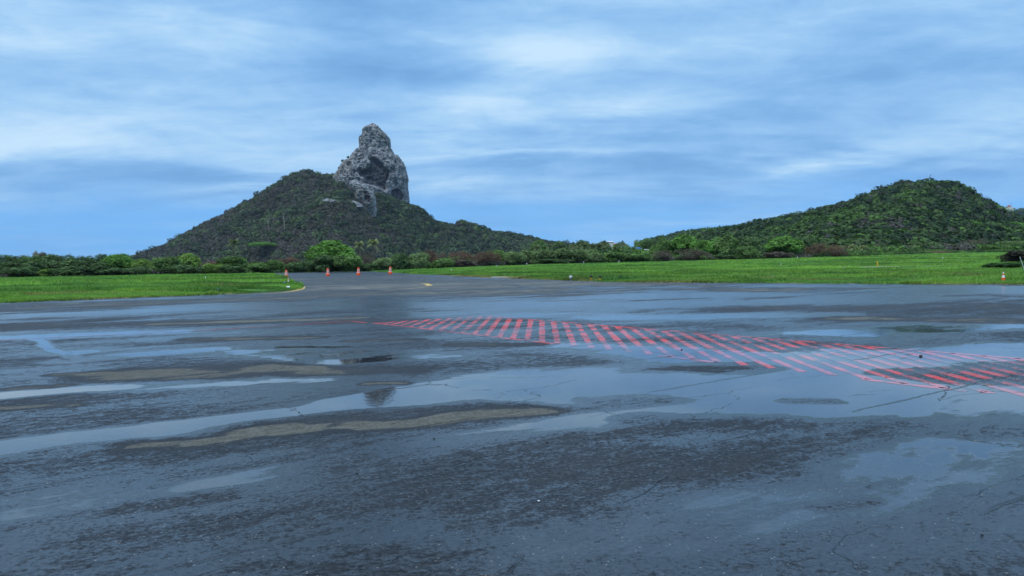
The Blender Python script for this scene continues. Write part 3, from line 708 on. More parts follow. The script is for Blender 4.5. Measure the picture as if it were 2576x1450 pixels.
def photo_xy(X, Y, Z):
    p_ = np.stack([X, Y, Z - CAMZ], -1) @ CMI.T
    return (512 + F * p_[..., 0] / -p_[..., 2]) * 2576 / 1024, (288 - F * p_[..., 1] / -p_[..., 2]) * 2576 / 1024
def rock_clear(X, Y, Z):
    """no trees where the bare cliff and ledges stand"""
    px, py = photo_xy(X, Y, Z + 2); rr = RNG.uniform(0, 1, len(X))
    bad = (np.abs(X - (-270)) < 90) & (Y > 1800 - 15) & (Z > 150)
    bad |= (px > 884) & (px < 948) & (py > 452) & (py < 500)
    bad |= (px > 896) & (px < 948) & (py > 490) & (py < 552)
    bad |= (px > 808) & (px < 905) & (py > 500) & (py < 516) & (rr < .5)
    bad |= (px > 700) & (px < 880) & (py > 505) & (py < 545) & (rr < .35)
    return ~bad
def greyL(X, Y, Z):
    # the drier left flank is mostly leafless scrub; the right shoulder is green
    return (.44 * sstep(-120, -400, X) + .24 + .55 * fbm(X / 120., Y / 120. + Z / 60., 44., 4) + .28 * sstep(-150, -300, X) * sstep(90, 40, Z))
def greyR(X, Y, Z): return .17 + .35 * fbm(X / 70., Y / 90., 66., 3) + .25 * sstep(30, 8, Z) * sstep(250, 330, X)
forest('forest', hillL, 32000, 5.2, 40, greyL, 'scrub forest covering the hill below the rock peak', keepfn=rock_clear, gain=.78, mute=.45)
forest('forest', hillL, 1500, 8.0, 110, lambda X, Y, Z: -.1 + .9 * sstep(-250, -500, X) * .5, 'larger dark green trees scattered over the left hill', keepfn=rock_clear, gain=.70, mute=.3)
forest('forest', hillR, 8200, 6.6, 110, greyR, 'dense green forest covering the rounded hill on the right', gain=.66)
forest('forest', hillF, 5000, 6.5, 30, lambda X, Y, Z: .1 + 0 * X, 'distant wooded ridge left of the rounded hill')
forest('forest', hillX, 3500, 11., 30, lambda X, Y, Z: .1 + 0 * X, 'far wooded ridge at the right edge')
# low woodland on the flat between the tree line and the hills
n = 9300; nb = 1800
t = RNG.uniform(-.70, .70, n); Y = Yr(t) + 45 + RNG.uniform(0, 1, n) ** 1.4 * 650; Y[:nb] = Yr(t[:nb]) + RNG.uniform(8.5, 22, nb); X = t * Y
hgt = np.interp(t, [-.65, -.3, 0, .3, .65], [1.1, 1.4, 2.4, 2.6, 2.0]) * (1 + (Y - 200) / 900)
g = (.25 + .5 * fbm(X / 40., Y / 60., 14., 3)) > .5
hgt[:nb] = RNG.uniform(.6, 1.25, nb) * np.where(t[:nb] > .45, .6, 1)
c = np.where(g[:, None], GREYS[RNG.integers(0, 4, n)], GREENS[RNG.integers(0, 5, n)]) * RNG.uniform(.8, 1.3, (n, 1))
c[:nb] *= 1.15
V, cc = leaf_cloud(np.stack([X, Y, H(X, Y) + hgt * .4], 1), hgt * RNG.uniform(1.0, 1.8, n), hgt * RNG.uniform(.7, 1.1, n), 70, (hgt * .22)[:, None] * np.ones((1, 70)), c)
tag(link('woodland', npmesh('woodland', V, np.arange(len(V)).reshape(-1, 3), col=cc), MAT['foliage']), 'low mixed woodland on the flat between tree line and hills', 'trees', kind='stuff')

# ------------------------------------------------------------------ the rock peak
def poly_inside_depth(px, py, poly):
    """distance inside polygon (0 outside)"""
    n = len(poly); ins = np.zeros(px.shape, bool); dm = np.full(px.shape, 1e9)
    for i in range(n):
        (x0, y0), (x1, y1) = poly[i], poly[(i + 1) % n]
        c = ((y0 > py) != (y1 > py)) & (px < (x1 - x0) * (py - y0) / (y1 - y0 + 1e-9) + x0); ins ^= c
        dm = np.minimum(dm, seg_d(px, py, (x0, y0), (x1, y1)))
    return np.where(ins, dm, 0)
def rock(name, Ls, Rs, Yc, ratio, nz, na, rough, caves=(), back=None):
    ytop = Ls[0][1]; ybot = max(Ls[-1][1], Rs[-1][1]); ys = np.linspace(ytop, ybot, nz)
    xl = np.interp(ys, [q[1] for q in Ls], [q[0] for q in Ls]); xr = np.interp(ys, [q[1] for q in Rs], [q[0] for q in Rs])
    # work in metres: one photo pixel at this depth
    top = np.array([P((a + b_) / 2, y, Yc) for a, b_, y in zip(xl, xr, ys)])
    mpp = Yc / 1982.
    hw = (xr - xl) / 2 * mpp; ang = np.linspace(0, 2 * math.pi, na, endpoint=False)
    A, I = np.meshgrid(ang, np.arange(nz), indexing='ij')
    ca, sa = np.cos(A), np.sin(A); e = .82
    cx = np.sign(ca) * np.abs(ca) ** e; sy_ = np.sign(sa) * np.abs(sa) ** e
    hwI = hw[I]; dep = smooth1(hw, 4)[I] * ratio
    X = top[:, 0][I] + cx * hwI; Y = Yc + sy_ * dep; Z = top[:, 2][I] * 1.0
    # photo coordinates of the front for the hollows
    px = ((xl + xr) / 2)[I] + cx * hwI / mpp; py = ys[I]
    front = np.clip(-sa * 1.6, 0, 1)
    push = np.zeros_like(X); hollow_dark = np.zeros_like(X)
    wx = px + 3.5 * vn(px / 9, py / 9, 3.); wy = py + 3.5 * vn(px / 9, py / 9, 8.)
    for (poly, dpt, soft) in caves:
        dd = sstep(0, soft, poly_inside_depth(wx, wy, poly)); push += dd * dpt * front; hollow_dark = np.maximum(hollow_dark, dd * front)  # same mask pushes the hollow in and darkens its colour
    r1 = 1 - np.abs(fbm(X / 24., Y / 24., Z / 30., 2)) * 1.4
    r2 = 1 - np.abs(fbm(X / 8., Y / 8., Z / 9.5, 3)) * 1.5
    r3 = fbm(X / 3.2, Y / 3.2, Z / 3.6, 3)
    taper = np.clip(hwI / 18., .1, 1)
    disp = rough * (4.5 * (r1 - .6) + 3.2 * (r2 - .6) + 1.5 * r3) * taper
    fis = 1 - np.abs(vn(X / 8., Y / 8., Z / 55.)) * 2.2
    disp = disp + rough * 3.0 * np.clip(fis, -.6, 1) * taper
    X2 = X + cx * disp * .28; Y2 = Y + sy_ * disp * 1.3 + push; Z2 = Z + (.5 * disp * .5)
    V = np.stack([X2, Y2, Z2], -1)
    Fq = []
    i, j = np.meshgrid(np.arange(na), np.arange(nz - 1), indexing='ij'); i = i.ravel(); j = j.ravel(); i2 = (i + 1) % na
    Fq = np.stack([i * nz + j, i * nz + j + 1, i2 * nz + j + 1, i2 * nz + j], 1)
    V = V.reshape(-1, 3)
    cap = len(V); V = np.vstack([V, [[top[0, 0], Yc, top[0, 2] + .6]]])
    capF = np.array([[k * nz, ((k + 1) % na) * nz, cap, cap] for k in range(na)])
    me = bpy.data.meshes.new(name); me.from_pydata(V.tolist(), [], [tuple(map(int, f)) for f in Fq] + [(int(a), int(b_), int(c_)) for a, b_, c_, _ in capF]); me.update()
    at = me.attributes.new('hollow_dark', 'FLOAT', 'POINT'); at.data.foreach_set('value', np.append(hollow_dark.reshape(-1), 0.).astype(np.float32))
    me.polygons.foreach_set('use_smooth', np.ones(len(me.polygons), bool))
    return link(name, me, MAT['rock'])
L_ = [(937, 310), (930, 312.5), (926, 316), (917, 320), (914, 325), (912, 337), (906, 346), (904, 352), (903, 374), (895, 378.5), (889, 387), (884, 397), (880, 405), (873, 402), (869, 406), (863, 413), (857, 421), (851, 430), (846, 437), (841, 447), (839, 470), (839, 548)]
R_ = [(941, 310), (946, 312.5), (951, 318), (960, 328), (972, 339), (978, 347), (981.5, 354), (983, 372), (987, 382), (991, 391), (997, 394), (1001, 393), (1007, 401), (1013, 411), (1019, 421), (1024, 438), (1026, 452), (1023.5, 462), (1025, 478), (1027.5, 495), (1029, 512), (1018.5, 518), (1014, 532), (1010, 548)]
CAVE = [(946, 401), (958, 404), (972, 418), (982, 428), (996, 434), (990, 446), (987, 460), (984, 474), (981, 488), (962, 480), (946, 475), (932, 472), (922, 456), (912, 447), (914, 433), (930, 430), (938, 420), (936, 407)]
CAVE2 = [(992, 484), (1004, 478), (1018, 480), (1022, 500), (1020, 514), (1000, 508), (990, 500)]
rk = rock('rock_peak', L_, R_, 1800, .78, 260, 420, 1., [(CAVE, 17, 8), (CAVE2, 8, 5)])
tag(rk, 'tall bare grey rock pinnacle with a dark hollow, standing on the left hill', 'rock peak')
h0 = hillL.hit(915, 500)
def outcrop(L2, R2, ratio, rough, yy, label, caves=(), nz=110, na=180, fwd=0):
    hp = hillL.hit((L2[-1][0] + R2[-1][0]) / 2 - (8 if yy > 530 else 0), yy); o = rock('rock_outcrop', L2, R2, hp[1] + fwd, ratio, nz, na, rough, caves); return tag(o, label, 'rock')
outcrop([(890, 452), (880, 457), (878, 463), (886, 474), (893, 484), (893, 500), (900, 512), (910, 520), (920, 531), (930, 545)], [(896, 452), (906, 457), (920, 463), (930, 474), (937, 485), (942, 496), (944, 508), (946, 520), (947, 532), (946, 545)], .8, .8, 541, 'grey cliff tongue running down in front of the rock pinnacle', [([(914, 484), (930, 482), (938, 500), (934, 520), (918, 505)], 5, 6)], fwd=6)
outcrop([(880, 503), (868, 505), (860, 509), (858, 514), (866, 522)], [(884, 503), (892, 506), (903, 510), (912, 516), (916, 522)], .5, .5, 512, 'low pale ledge of rock left of the cliff tongue', nz=40, na=120, fwd=4)
outcrop([(822, 499), (812, 502), (806, 506), (812, 512)], [(826, 499), (842, 502), (868, 507), (872, 512)], .4, .5, 506, 'long pale rock ledge half hidden by scrub on the slope', nz=30, na=140, fwd=3)

# ------------------------------------------------------------------ individual trees
def crown_mesh(name, lobes, n, leaf, seed, hole=0.):
    """unit crown: leaf clumps over lobes (cx,cy,cz,rx,ry,rz); z 0..1"""
    rg = np.random.default_rng(seed); Vs = []; Cs = []
    lobes = np.array(lobes, float); area = lobes[:, 3] * lobes[:, 5]; pr = area / area.sum()
    li = rg.choice(len(lobes), n, p=pr); L = lobes[li]
    a = rg.uniform(0, 2 * math.pi, n); cz = rg.uniform(-.55, 1, n); r0 = np.sqrt(1 - cz ** 2); k = 1 - np.abs(rg.normal(0, .16, n)) + .04
    lump = 1 + .16 * np.sin(a * 4 + li * 2.1) * np.sin(cz * 6 + li)
    N = np.stack([np.cos(a) * r0, np.sin(a) * r0, cz], 1)
    C = L[:, :3] + N * (k * lump)[:, None] * L[:, 3:]
    C[:, 2] = np.maximum(C[:, 2], .02)
    tone = rg.uniform(.6, 1.3, len(lobes))[li]
    for q in range(4):
        Nn = N + rg.normal(0, .6, N.shape) + np.array([0, 0, .25]); Nn /= np.linalg.norm(Nn, axis=1)[:, None]
        t1 = np.cross(Nn, rg.normal(0, 1, N.shape)); t1 /= np.linalg.norm(t1, axis=1)[:, None]; t2 = np.cross(Nn, t1)
        l_ = (leaf * rg.uniform(.5, 1.4, n))[:, None]; Cq = C + rg.normal(0, leaf * .8, C.shape)
        Vs.append(np.stack([Cq + t1 * l_, Cq - t1 * l_ * .5 + t2 * l_ * .8, Cq - t1 * l_ * .5 - t2 * l_ * .8], 1).reshape(-1, 3))
        Cs.append(np.repeat(np.clip(tone * rg.uniform(.7, 1.35, n), .4, 1.7)[:, None] * np.ones(3), 3, 0) * np.array([1., 1., 1.]))
    V = np.vstack(Vs); V[:, 2] = np.maximum(V[:, 2], .0)
    return npmesh(name, V, np.arange(len(V)).reshape(-1, 3), col=np.vstack(Cs))
def rand_lobes(rg, n, zlo, zhi, rlo, rhi, flat=.8, spread=.34):
    L = []
    for k in range(n):
        a = rg.uniform(0, 2 * math.pi); q = spread * math.sqrt(rg.uniform(0, 1)); z = rg.uniform(zlo, zhi); r_ = rg.uniform(rlo, rhi)
        z = min(z, 1 - r_ * flat); L.append((q * math.cos(a), q * math.sin(a), z, r_, r_, r_ * flat * 1.3))
    return L
CROWN = {}
rg = np.random.default_rng(5)
for i in range(3):
    # umbrella: broad domed top with tiers of foliage
    L = []
    for k in range(26):
        q = math.sqrt((k + .5) / 26) * .40; a = k * 2.4 + i; z = .86 - .42 * (q / .40) ** 2.0 + rg.uniform(-.04, .03); L.append((q * math.cos(a), q * math.sin(a), z, .12, .12, .105))
    for k in range(10): a = rg.uniform(0, 6.28); q = rg.uniform(.1, .33); L.append((q * math.cos(a), q * math.sin(a), rg.uniform(.3, .5), .13, .13, .12))
    CROWN['dome%d' % i] = crown_mesh('crown', L, 2300, .027, 100 + i)
    CROWN['round%d' % i] = crown_mesh('crown', rand_lobes(rg, 16, .25, .85, .14, .24), 2100, .029, 200 + i)
    CROWN['shrub%d' % i] = crown_mesh('crown', rand_lobes(rg, 20, .10, .78, .13, .22, .95, .36), 2300, .028, 300 + i)
    CROWN['mass%d' % i] = crown_mesh('crown', [((k / 13 - .5) * .86 + rg.uniform(-.03, .03), rg.uniform(-.2, .2), z, .10, .16, z0) for k in range(14) for (z, z0) in ((rg.uniform(.15, .3), .22), (rg.uniform(.5, .70), .27))], 3400, .021, 400 + i)
    CROWN['twiggy%d' % i] = crown_mesh('crown', rand_lobes(rg, 18, .12, .8, .12, .22, .9, .36), 2300, .013, 500 + i)
# wind-shorn flat crown leaning right
CROWN['wind0'] = crown_mesh('crown', [(-.40 + .05 * k, rg.uniform(-.1, .1), .80 - .016 * k + rg.uniform(-.07, .05), .07, .12, .09) for k in range(17)] + [(-.25, 0, .55, .10, .1, .09), (.1, 0, .5, .12, .1, .10)], 1500, .014, 600)
def trunk_mesh(seed, h, spread=.3, n=5, r=.035):
    rg = np.random.default_rng(seed); parts_ = [tube([(0, 0, -.02), (rg.uniform(-.02, .02), 0, h * .5), (rg.uniform(-.03, .03), 0, h)], [r, r * .75, r * .6], 7)]
    for k in range(n):
        a = k * 6.283 / n + rg.uniform(-.3, .3); q = spread * rg.uniform(.6, 1.)
        parts_.append(tube([(0, 0, h * rg.uniform(.6, .95)), (q * .5 * math.cos(a), q * .5 * math.sin(a), h + (1 - h) * .35), (q * math.cos(a), q * math.sin(a), h + (1 - h) * .68)], [r * .55, r * .35, r * .15], 5))
    return pymesh('trunk', join(*parts_), True)
TRUNK = {'dome': trunk_mesh(1, .35, .32, 7, .030), 'round': trunk_mesh(2, .3, .25, 6, .03), 'shrub': trunk_mesh(3, .12, .25, 6, .022), 'mass': trunk_mesh(4, .12, .35, 8, .012), 'twiggy': trunk_mesh(6, .10, .38, 11, .016), 'wind': trunk_mesh(7, .45, .35, 6, .02)}
C_DARK, C_MID, C_BRI, C_YEL = (.098, .162, .060), (.13, .22, .062), (.135, .275, .052), (.20, .32, .065)
C_GREYG, C_RED, C_PUR, C_DRY = (.19, .27, .105), (.20, .115, .085), (.13, .105, .085), (.20, .18, .12)
TG = 'trees and shrubs along the far side of the runway'
NTREE = [0]
def tree(kind, x0, x1, ytop, dy, colr, label, name='tree', group=TG, squash=.8, Yabs=None, base=None, hillobj=None):
    xm = (x0 + x1) / 2
    if hillobj is not None:
        bx, Yb, bz = base
    else:
        v = ray(xm, ytop); Yb = Yabs if Yabs else float(Yr(v.x)) + 8 + dy; bx = v.x * Yb; bz = float(H(bx, Yb))
    zt = P(xm, ytop, Yb)[2]; h = max(zt - bz, .8); w = (x1 - x0) / 1982. * Yb
    v_ = NTREE[0] % 3; NTREE[0] += 1
    o = empty(name, (bx, Yb, bz - .05)); tag(o, label, 'tree' if name.endswith('tree') else 'shrub', group)
    km = 'wind0' if kind == 'wind' else kind if kind == 'umb' else kind + str(v_)
    cm = CROWN[km]; c = link('crown', cm, MAT['foliage'], o); c.color = (*colr, 1)
    t_ = link('trunk', TRUNK[kind], MAT['palebark'] if kind in ('twiggy',) else MAT['bark'], o)
    c.scale = (w * 1.08, w * squash, h * 1.03); t_.scale = (w, w * squash, h)
    if kind not in ('wind', 'mass'):
        c.rotation_euler.z = (NTREE[0] * 2.4) % 6.28
        if abs(squash - 1) > .01 : c.scale = (w * 1.05, w * 1.05 * squash ** .5, h * 1.03)
    return o
# kind, x0, x1, ytop, extra depth, colour, name, label   (x, y in photo coordinates, 2576 wide)
TREES = [
 ('mass', -70, 75, 641, 14, C_DARK, 'shrub', 'dark green thicket cut by the left edge of the picture'),
 ('round', 40, 110, 648, 6, C_MID, 'tree', 'mid green tree right beside the leftmost dark thicket'),
 ('wind', 82, 152, 624, 16, C_DRY, 'tree', 'wind-shorn flat-topped brownish tree rising above the leftmost thickets'),
 ('mass', 70, 180, 640, 12, C_DARK, 'shrub', 'dark green thicket directly under the wind-shorn flat-topped tree'),
 ('mass', 160, 270, 638, 14, C_DARK, 'shrub', 'dark flat-topped thicket just left of the bright green domed tree'),
 ('shrub', 86, 140, 676, -1, C_YEL, 'shrub', 'small yellow-green shrub at the foot of the left dark thickets'),
 ('shrub', 0, 90, 668, -1, C_DARK, 'shrub', 'low black-green shrub at the foot of the leftmost thicket'),
 ('shrub', 130, 250, 668, -1, C_DARK, 'shrub', 'low dark shrub between the yellow-green shrub and the bright domed tree'),
 ('mass', -40, 110, 656, 4, C_DARK, 'shrub', 'dark green undergrowth below the mid green tree at the far left'),
 ('mass', 100, 262, 654, 4, C_DARK, 'shrub', 'dark green undergrowth reaching from the wind-shorn tree to the bright domed tree'),
 ('dome', 250, 342, 637, 6, C_BRI, 'tree', 'bright green domed tree, first bright crown from the left'),
 ('dome', 325, 390, 650, 5, C_YEL, 'tree', 'yellowish green sloping tree touching the leftmost bright domed tree'),
 ('shrub', 235, 330, 672, -1, C_DARK, 'shrub', 'low dark shrub in front of the leftmost bright domed tree'),
 ('shrub', 325, 385, 668, -1, C_DARK, 'shrub', 'round dark shrub in front of the yellowish sloping tree'),
 ('round', 378, 462, 648, 3, C_MID, 'tree', 'dense mid green tree left of the gap in the tree line'),
 ('dome', 440, 506, 637, 7, C_YEL, 'tree', 'light yellow-green open crowned tree at the gap in the tree line'),
 ('shrub', 400, 505, 664, -1, C_DARK, 'shrub', 'wide dark shrub below the light open crowned tree at the gap'),
 ('twiggy', 480, 560, 655, 14, C_RED, 'shrub', 'reddish bare scrub showing in the gap of the tree line'),
 ('shrub', 510, 570, 660, 0, C_YEL, 'shrub', 'yellow-green rounded shrub just right of the gap'),
 ('round', 548, 628, 647, 3, C_MID, 'tree', 'green pointed tree right of the yellow-green rounded shrub'),
 ('shrub', 540, 620, 668, -2, C_DARK, 'shrub', 'low dark shrub at the foot of the green pointed tree'),
 ('round', 612, 680, 659, 1, C_MID, 'shrub', 'round green shrub below the flat pale-green hillside tree'),
 ('shrub', 660, 716, 651, 3, C_MID, 'shrub', 'green shrub left of the reddish scrub by the first drum'),
 ('twiggy', 690, 765, 644, 6, C_RED, 'shrub', 'reddish brown scrub behind the leftmost orange drum'),
 ('shrub', 715, 785, 656, -1, C_DARK, 'shrub', 'dark shrub directly behind the leftmost orange drum'),
 ('dome', 766, 894, 603, 10, C_BRI, 'tree', 'tall bright green dome-crowned tree behind the drums'),
 ('shrub', 756, 850, 640, -1, C_DARK, 'shrub', 'dark leafy shrub filling the left foot of the tall dome-crowned tree'),
 ('shrub', 822, 912, 637, -1, C_MID, 'shrub', 'green leafy shrub filling the right foot of the tall dome-crowned tree'),
 ('twiggy', 890, 948, 633, 6, C_PUR, 'shrub', 'leafless brown shrub under the pair of palms'),
 ('shrub', 895, 950, 662, -1, C_DARK, 'shrub', 'low dark shrub under the leafless brown shrub'),
 ('shrub', 932, 992, 645, 0, C_GREYG, 'shrub', 'pale grey-green round shrub left of the rightmost drum'),
 ('shrub', 976, 1036, 634, 0, C_DARK, 'tree', 'very dark round tree behind the rightmost drum'),
 ('shrub', 1026, 1088, 635, 0, C_GREYG, 'shrub', 'grey-green shrub between the very dark tree and the red scrub'),
 ('twiggy', 1058, 1122, 626, 6, C_RED, 'shrub', 'tall thin red-brown scrub right of the grey-green shrub'),
 ('shrub', 1083, 1150, 648, -1, C_MID, 'shrub', 'green shrub in front of the tall thin red-brown scrub'),
 ('twiggy', 1120, 1190, 630, 3, C_RED, 'shrub', 'middle red-brown scrub of the three left of the long hedge'),
 ('twiggy', 1165, 1272, 630, 3, C_RED, 'shrub', 'widest red-brown scrub, touching the left end of the long pale hedge'),
 ('shrub', 1215, 1280, 626, 8, C_MID, 'tree', 'green tree top showing over the widest red-brown scrub'),
 ('shrub', 1130, 1200, 652, -2, C_PUR, 'shrub', 'low purple-brown shrub at the foot of the middle red-brown scrub'),
 ('shrub', 1268, 1330, 630, 2, C_GREYG, 'shrub', 'pale green shrub forming the left end of the long hedge'),
 ('mass', 1315, 1430, 624, 3, C_GREYG, 'shrub', 'broad pale green shrub, second piece of the long hedge'),
 ('mass', 1400, 1500, 626, 2, C_GREYG, 'shrub', 'broad grey-green shrub in the right half of the long hedge'),
 ('shrub', 1465, 1520, 633, 0, C_GREYG, 'shrub', 'greyish round shrub forming the right end of the long hedge'),
 ('shrub', 1320, 1440, 650, -3, C_DARK, 'shrub', 'dark low shrub under the middle of the long hedge'),
 ('shrub', 1505, 1575, 633, 1, C_MID, 'shrub', 'dark green shrub right of the long hedge'),
 ('shrub', 1560, 1635, 634, 1, C_MID, 'shrub', 'green shrub below the small blue house'),
 ('twiggy', 1628, 1700, 628, 1, C_PUR, 'shrub', 'purple-brown leafless shrub left of its wider neighbour'),
 ('dome', 1675, 1765, 589, 22, C_BRI, 'tree', 'bright green leafy tree above the purple-brown shrubs'),
 ('round', 1640, 1700, 598, 26, C_MID, 'tree', 'dull green tree left of the bright tree above the purple-brown shrubs'),
 ('twiggy', 1690, 1790, 624, 1, C_PUR, 'shrub', 'wide purple-brown leafless shrub under the bright leafy tree'),
 ('round', 1738, 1800, 606, 12, C_BRI, 'tree', 'smaller bright green tree right of the bright leafy tree'),
 ('round', 1782, 1858, 592, 10, C_MID, 'tree', 'tall green tree between the two bright groups on the right'),
 ('round', 1848, 1915, 596, 14, C_DARK, 'tree', 'dark green tree right behind the tall green tree'),
 ('shrub', 1850, 1920, 618, 0, C_MID, 'shrub', 'green shrub at the left foot of the rightmost bright domed tree'),
 ('dome', 1920, 2026, 594, 8, C_BRI, 'tree', 'rightmost bright green domed tree below the rounded hill'),
 ('shrub', 1910, 1990, 632, -1, C_PUR, 'shrub', 'low purplish shrub in front of the rightmost bright domed tree'),
 ('round', 1990, 2050, 596, 14, C_DARK, 'tree', 'dark green tree behind the right side of the rightmost domed tree'),
 ('twiggy', 2020, 2085, 608, 3, C_RED, 'shrub', 'reddish leafless shrub right of the rightmost bright domed tree'),
 ('twiggy', 2065, 2140, 615, 2, C_RED, 'shrub', 'rightmost reddish leafless shrub, beside the small palms'),
 ('shrub', 1795, 1855, 640, -1, C_DARK, 'shrub', 'low dark shrub at the foot of the tall green tree'),
]
for (k_, a_, b_, y_, dy_, c_, n_, l_) in TREES: tree(k_, a_, b_, y_, dy_, c_, l_, n_)
# middle distance trees behind the hedge, each on its own spot
MG = 'trees in the middle distance behind the hedge'
for (k_, a_, b_, y_, Y_, c_, l_) in [
 ('dome', 1375, 1440, 606, 480, C_DARK, 'dark low domed tree left of the palm row'), ('dome', 1432, 1500, 603, 460, C_DARK, 'flat dark umbrella tree behind the left palms of the row'),
 ('dome', 1490, 1545, 607, 470, C_DARK, 'flat dark umbrella tree behind the right palms of the row'), ('round', 1540, 1590, 612, 450, C_MID, 'green tree between the white house and the tan house'),
 ('round', 1590, 1650, 603, 520, C_MID, 'green tree standing behind the blue house'), ('dome', 1630, 1690, 592, 560, C_DARK, 'dark umbrella tree left of the bright tree on the right'),
 ('round', 1575, 1620, 622, 330, C_MID, 'small green tree in front of the blue house'), ('dome', 1330, 1380, 602, 520, C_MID, 'pale green domed tree at the end of the left hill')]:
    tree(k_, a_, b_, y_, 0, c_, l_, 'tree', MG, Yabs=Y_)
# pale umbrella tree and bare trunks on the left hillside
CROWN['umb'] = crown_mesh('crown', [(q * math.cos(a), q * math.sin(a), .86 - .9 * q * q, .12, .12, .17) for k in range(30) for q, a in ((.41 * math.sqrt((k + .5) / 30), k * 2.4),)], 2600, .016, 77)
TRUNK['umb'] = trunk_mesh(9, .45, .36, 9, .02)
bp_ = hillL.hit(660, 636); bp_ = P(660, 634, bp_[1] - 14); o = tree('umb', 620, 700, 610, 0, C_BRI, 'flat pale-green umbrella tree on the lower slope of the left hill', 'tree', None, base=bp_, hillobj=1)
def slope_tree(xd, ytop, ybase, w, kind, colr, label):
    hp = hillL.hit(xd, ybase) if xd < 1500 else hillR.hit(xd, ybase)
    return tree(kind, xd - w / 2, xd + w / 2, ytop, 0, colr, label, 'tree', None, base=hp, hillobj=1)
for (xd, yt, yb, l_) in [(679, 553, 577, 'left one of two pale bare trunks on the left hillside'), (719, 540, 580, 'taller right one of two pale bare trunks on the left hillside')]:
    hp = hillL.hit(xd, yb); hh = (yb - yt) / 1982. * hp[1]
    o = tag(empty('bare_tree', hp), l_, 'tree', 'pale bare trunks on the hillside')
    part('trunk', tube([(0, -7, -3), (-.8, -7, hh * .5), (-1.8, -7, hh)], [.6, .5, .3], 7), MAT['palebark'], o, True)
    part('branches', join(*[tube([(-.8 - .8 * q / 4, -7, hh * (.55 + .1 * q)), ((-1) ** q * 1.5 - 1.4, -7 + q - 2, hh * (.75 + .1 * q)), ((-1) ** q * 2.6 - 1.8, -7 + q - 2, hh * (.92 + .1 * q))], [.3, .2, .1], 5) for q in range(4)]), MAT['palebark'], o, True)
for (xd, yt, yb, w, c_, l_) in [(2440, 556, 586, 62, C_BRI, 'bright green spreading tree on the right shoulder of the rounded hill'), (2500, 580, 600, 46, C_MID, 'green tree below the bright spreading tree on the rounded hill'), (2545, 560, 590, 60, C_BRI, 'bright green tree cut by the right edge on the hill shoulder')]:
    slope_tree(xd, yt, yb, w, 'round', c_, l_)
# bushes clinging to the rock
for (x, y, r_, l_) in [(876, 396, 3.4, 'small bush on the left ledge of the rock pinnacle, upper of two'), (862, 405, 3.6, 'small bush on the left ledge of the rock pinnacle, lower of two'), (997, 392, 3., 'small bush in the notch on the right side of the rock pinnacle')]:
    p_ = P(x, y + 3, 1797); o = tag(empty('bush', p_), l_, 'shrub')
    c = link('crown', CROWN['shrub1'], MAT['foliage'], o); c.scale = (r_ * 2, r_ * 2, r_ * 1.9); c.color = (*C_DARK, 1)
    t_ = link('trunk', TRUNK['shrub'], MAT['bark'], o); t_.scale = (r_ * 2, r_ * 2, r_ * 1.6)
# shrubs at the foot of the right hill, beyond the field
FG = 'shrubs at the foot of the rounded hill'
FOOT = [('shrub', 2125, 2180, 628, 20, C_DARK, 'dark shrub under the two small palms at the hill foot'), ('twiggy', 2180, 2240, 612, 60, C_PUR, 'purple-brown shrub right of the two small palms'), ('shrub', 2225, 2280, 620, 50, C_MID, 'green shrub right of the purple-brown hill-foot shrub'),
 ('shrub', 2270, 2335, 624, 40, C_DARK, 'dark round shrub left of the dry grass mound'), ('twiggy', 2320, 2385, 608, 70, C_GREYG, 'greyish twiggy shrub behind the dry grass mound'), ('shrub', 2385, 2450, 618, 45, C_MID, 'green shrub just right of the dry grass mound'),
 ('twiggy', 2400, 2480, 600, 90, C_DRY, 'pale brown leafless shrub above the green hill-foot shrubs'), ('shrub', 2440, 2520, 616, 40, C_MID, 'green shrub left of the dark bush on the field'), ('shrub', 2500, 2600, 606, 60, C_GREYG, 'grey-green shrub behind the dark bush on the field'), ('shrub', 2330, 2400, 626, 25, C_MID, 'low green shrub behind the dry grass mound')]
for (k_, a_, b_, y_, dy_, c_, l_) in FOOT: tree(k_, a_, b_, y_, dy_, c_, l_, 'shrub', FG)
tree('shrub', 2506, 2620, 628, 0, (.05, .045, .03), 'dark brownish bush on the grass at the right edge', 'shrub', None, Yabs=150)
tree('twiggy', 2326, 2398, 629.5, 0, (.30, .27, .15), 'pale dry grass mound at the top of the right field', 'grass_mound', None, Yabs=252)
tree('shrub', 2470, 2600, 658, 0, (.05, .10, .03), 'dark green weed clump in the right field', 'shrub', None, Yabs=112)

# ------------------------------------------------------------------ palms
def frond(a, tilt, L, droop, rgp):
    V = []; Fq = []; n = 9; ca, sa = math.cos(a), math.sin(a); pts = []
    for i in range(n):
        k = i / (n - 1); rr = L * k * math.cos(tilt) * (1 - .15 * k * k); z = L * k * math.sin(tilt) - droop * L * k * k; pts.append(Vector((rr * ca, rr * sa, z)))
    side = Vector((-sa, ca, 0))
    for i in range(n - 1):
        for q in range(2):
            c = pts[i].lerp(pts[i + 1], q / 2.); k = (i + q / 2) / (n - 1); wl = L * .26 * math.sin(math.pi * min(1, .18 + .8 * k)) + .05
            for s_ in (-1, 1):
                fw = (pts[i + 1] - pts[i]).normalized()
                tip = c + side * s_ * wl + fw * wl * .5 - Vector((0, 0, wl * (.55 + .3 * rgp.random()))); b = len(V)
                V += [tuple(c - fw * L * .022), tuple(c + fw * L * .022), tuple(tip)]; Fq.append((b, b + 1, b + 2))
    return V, Fq
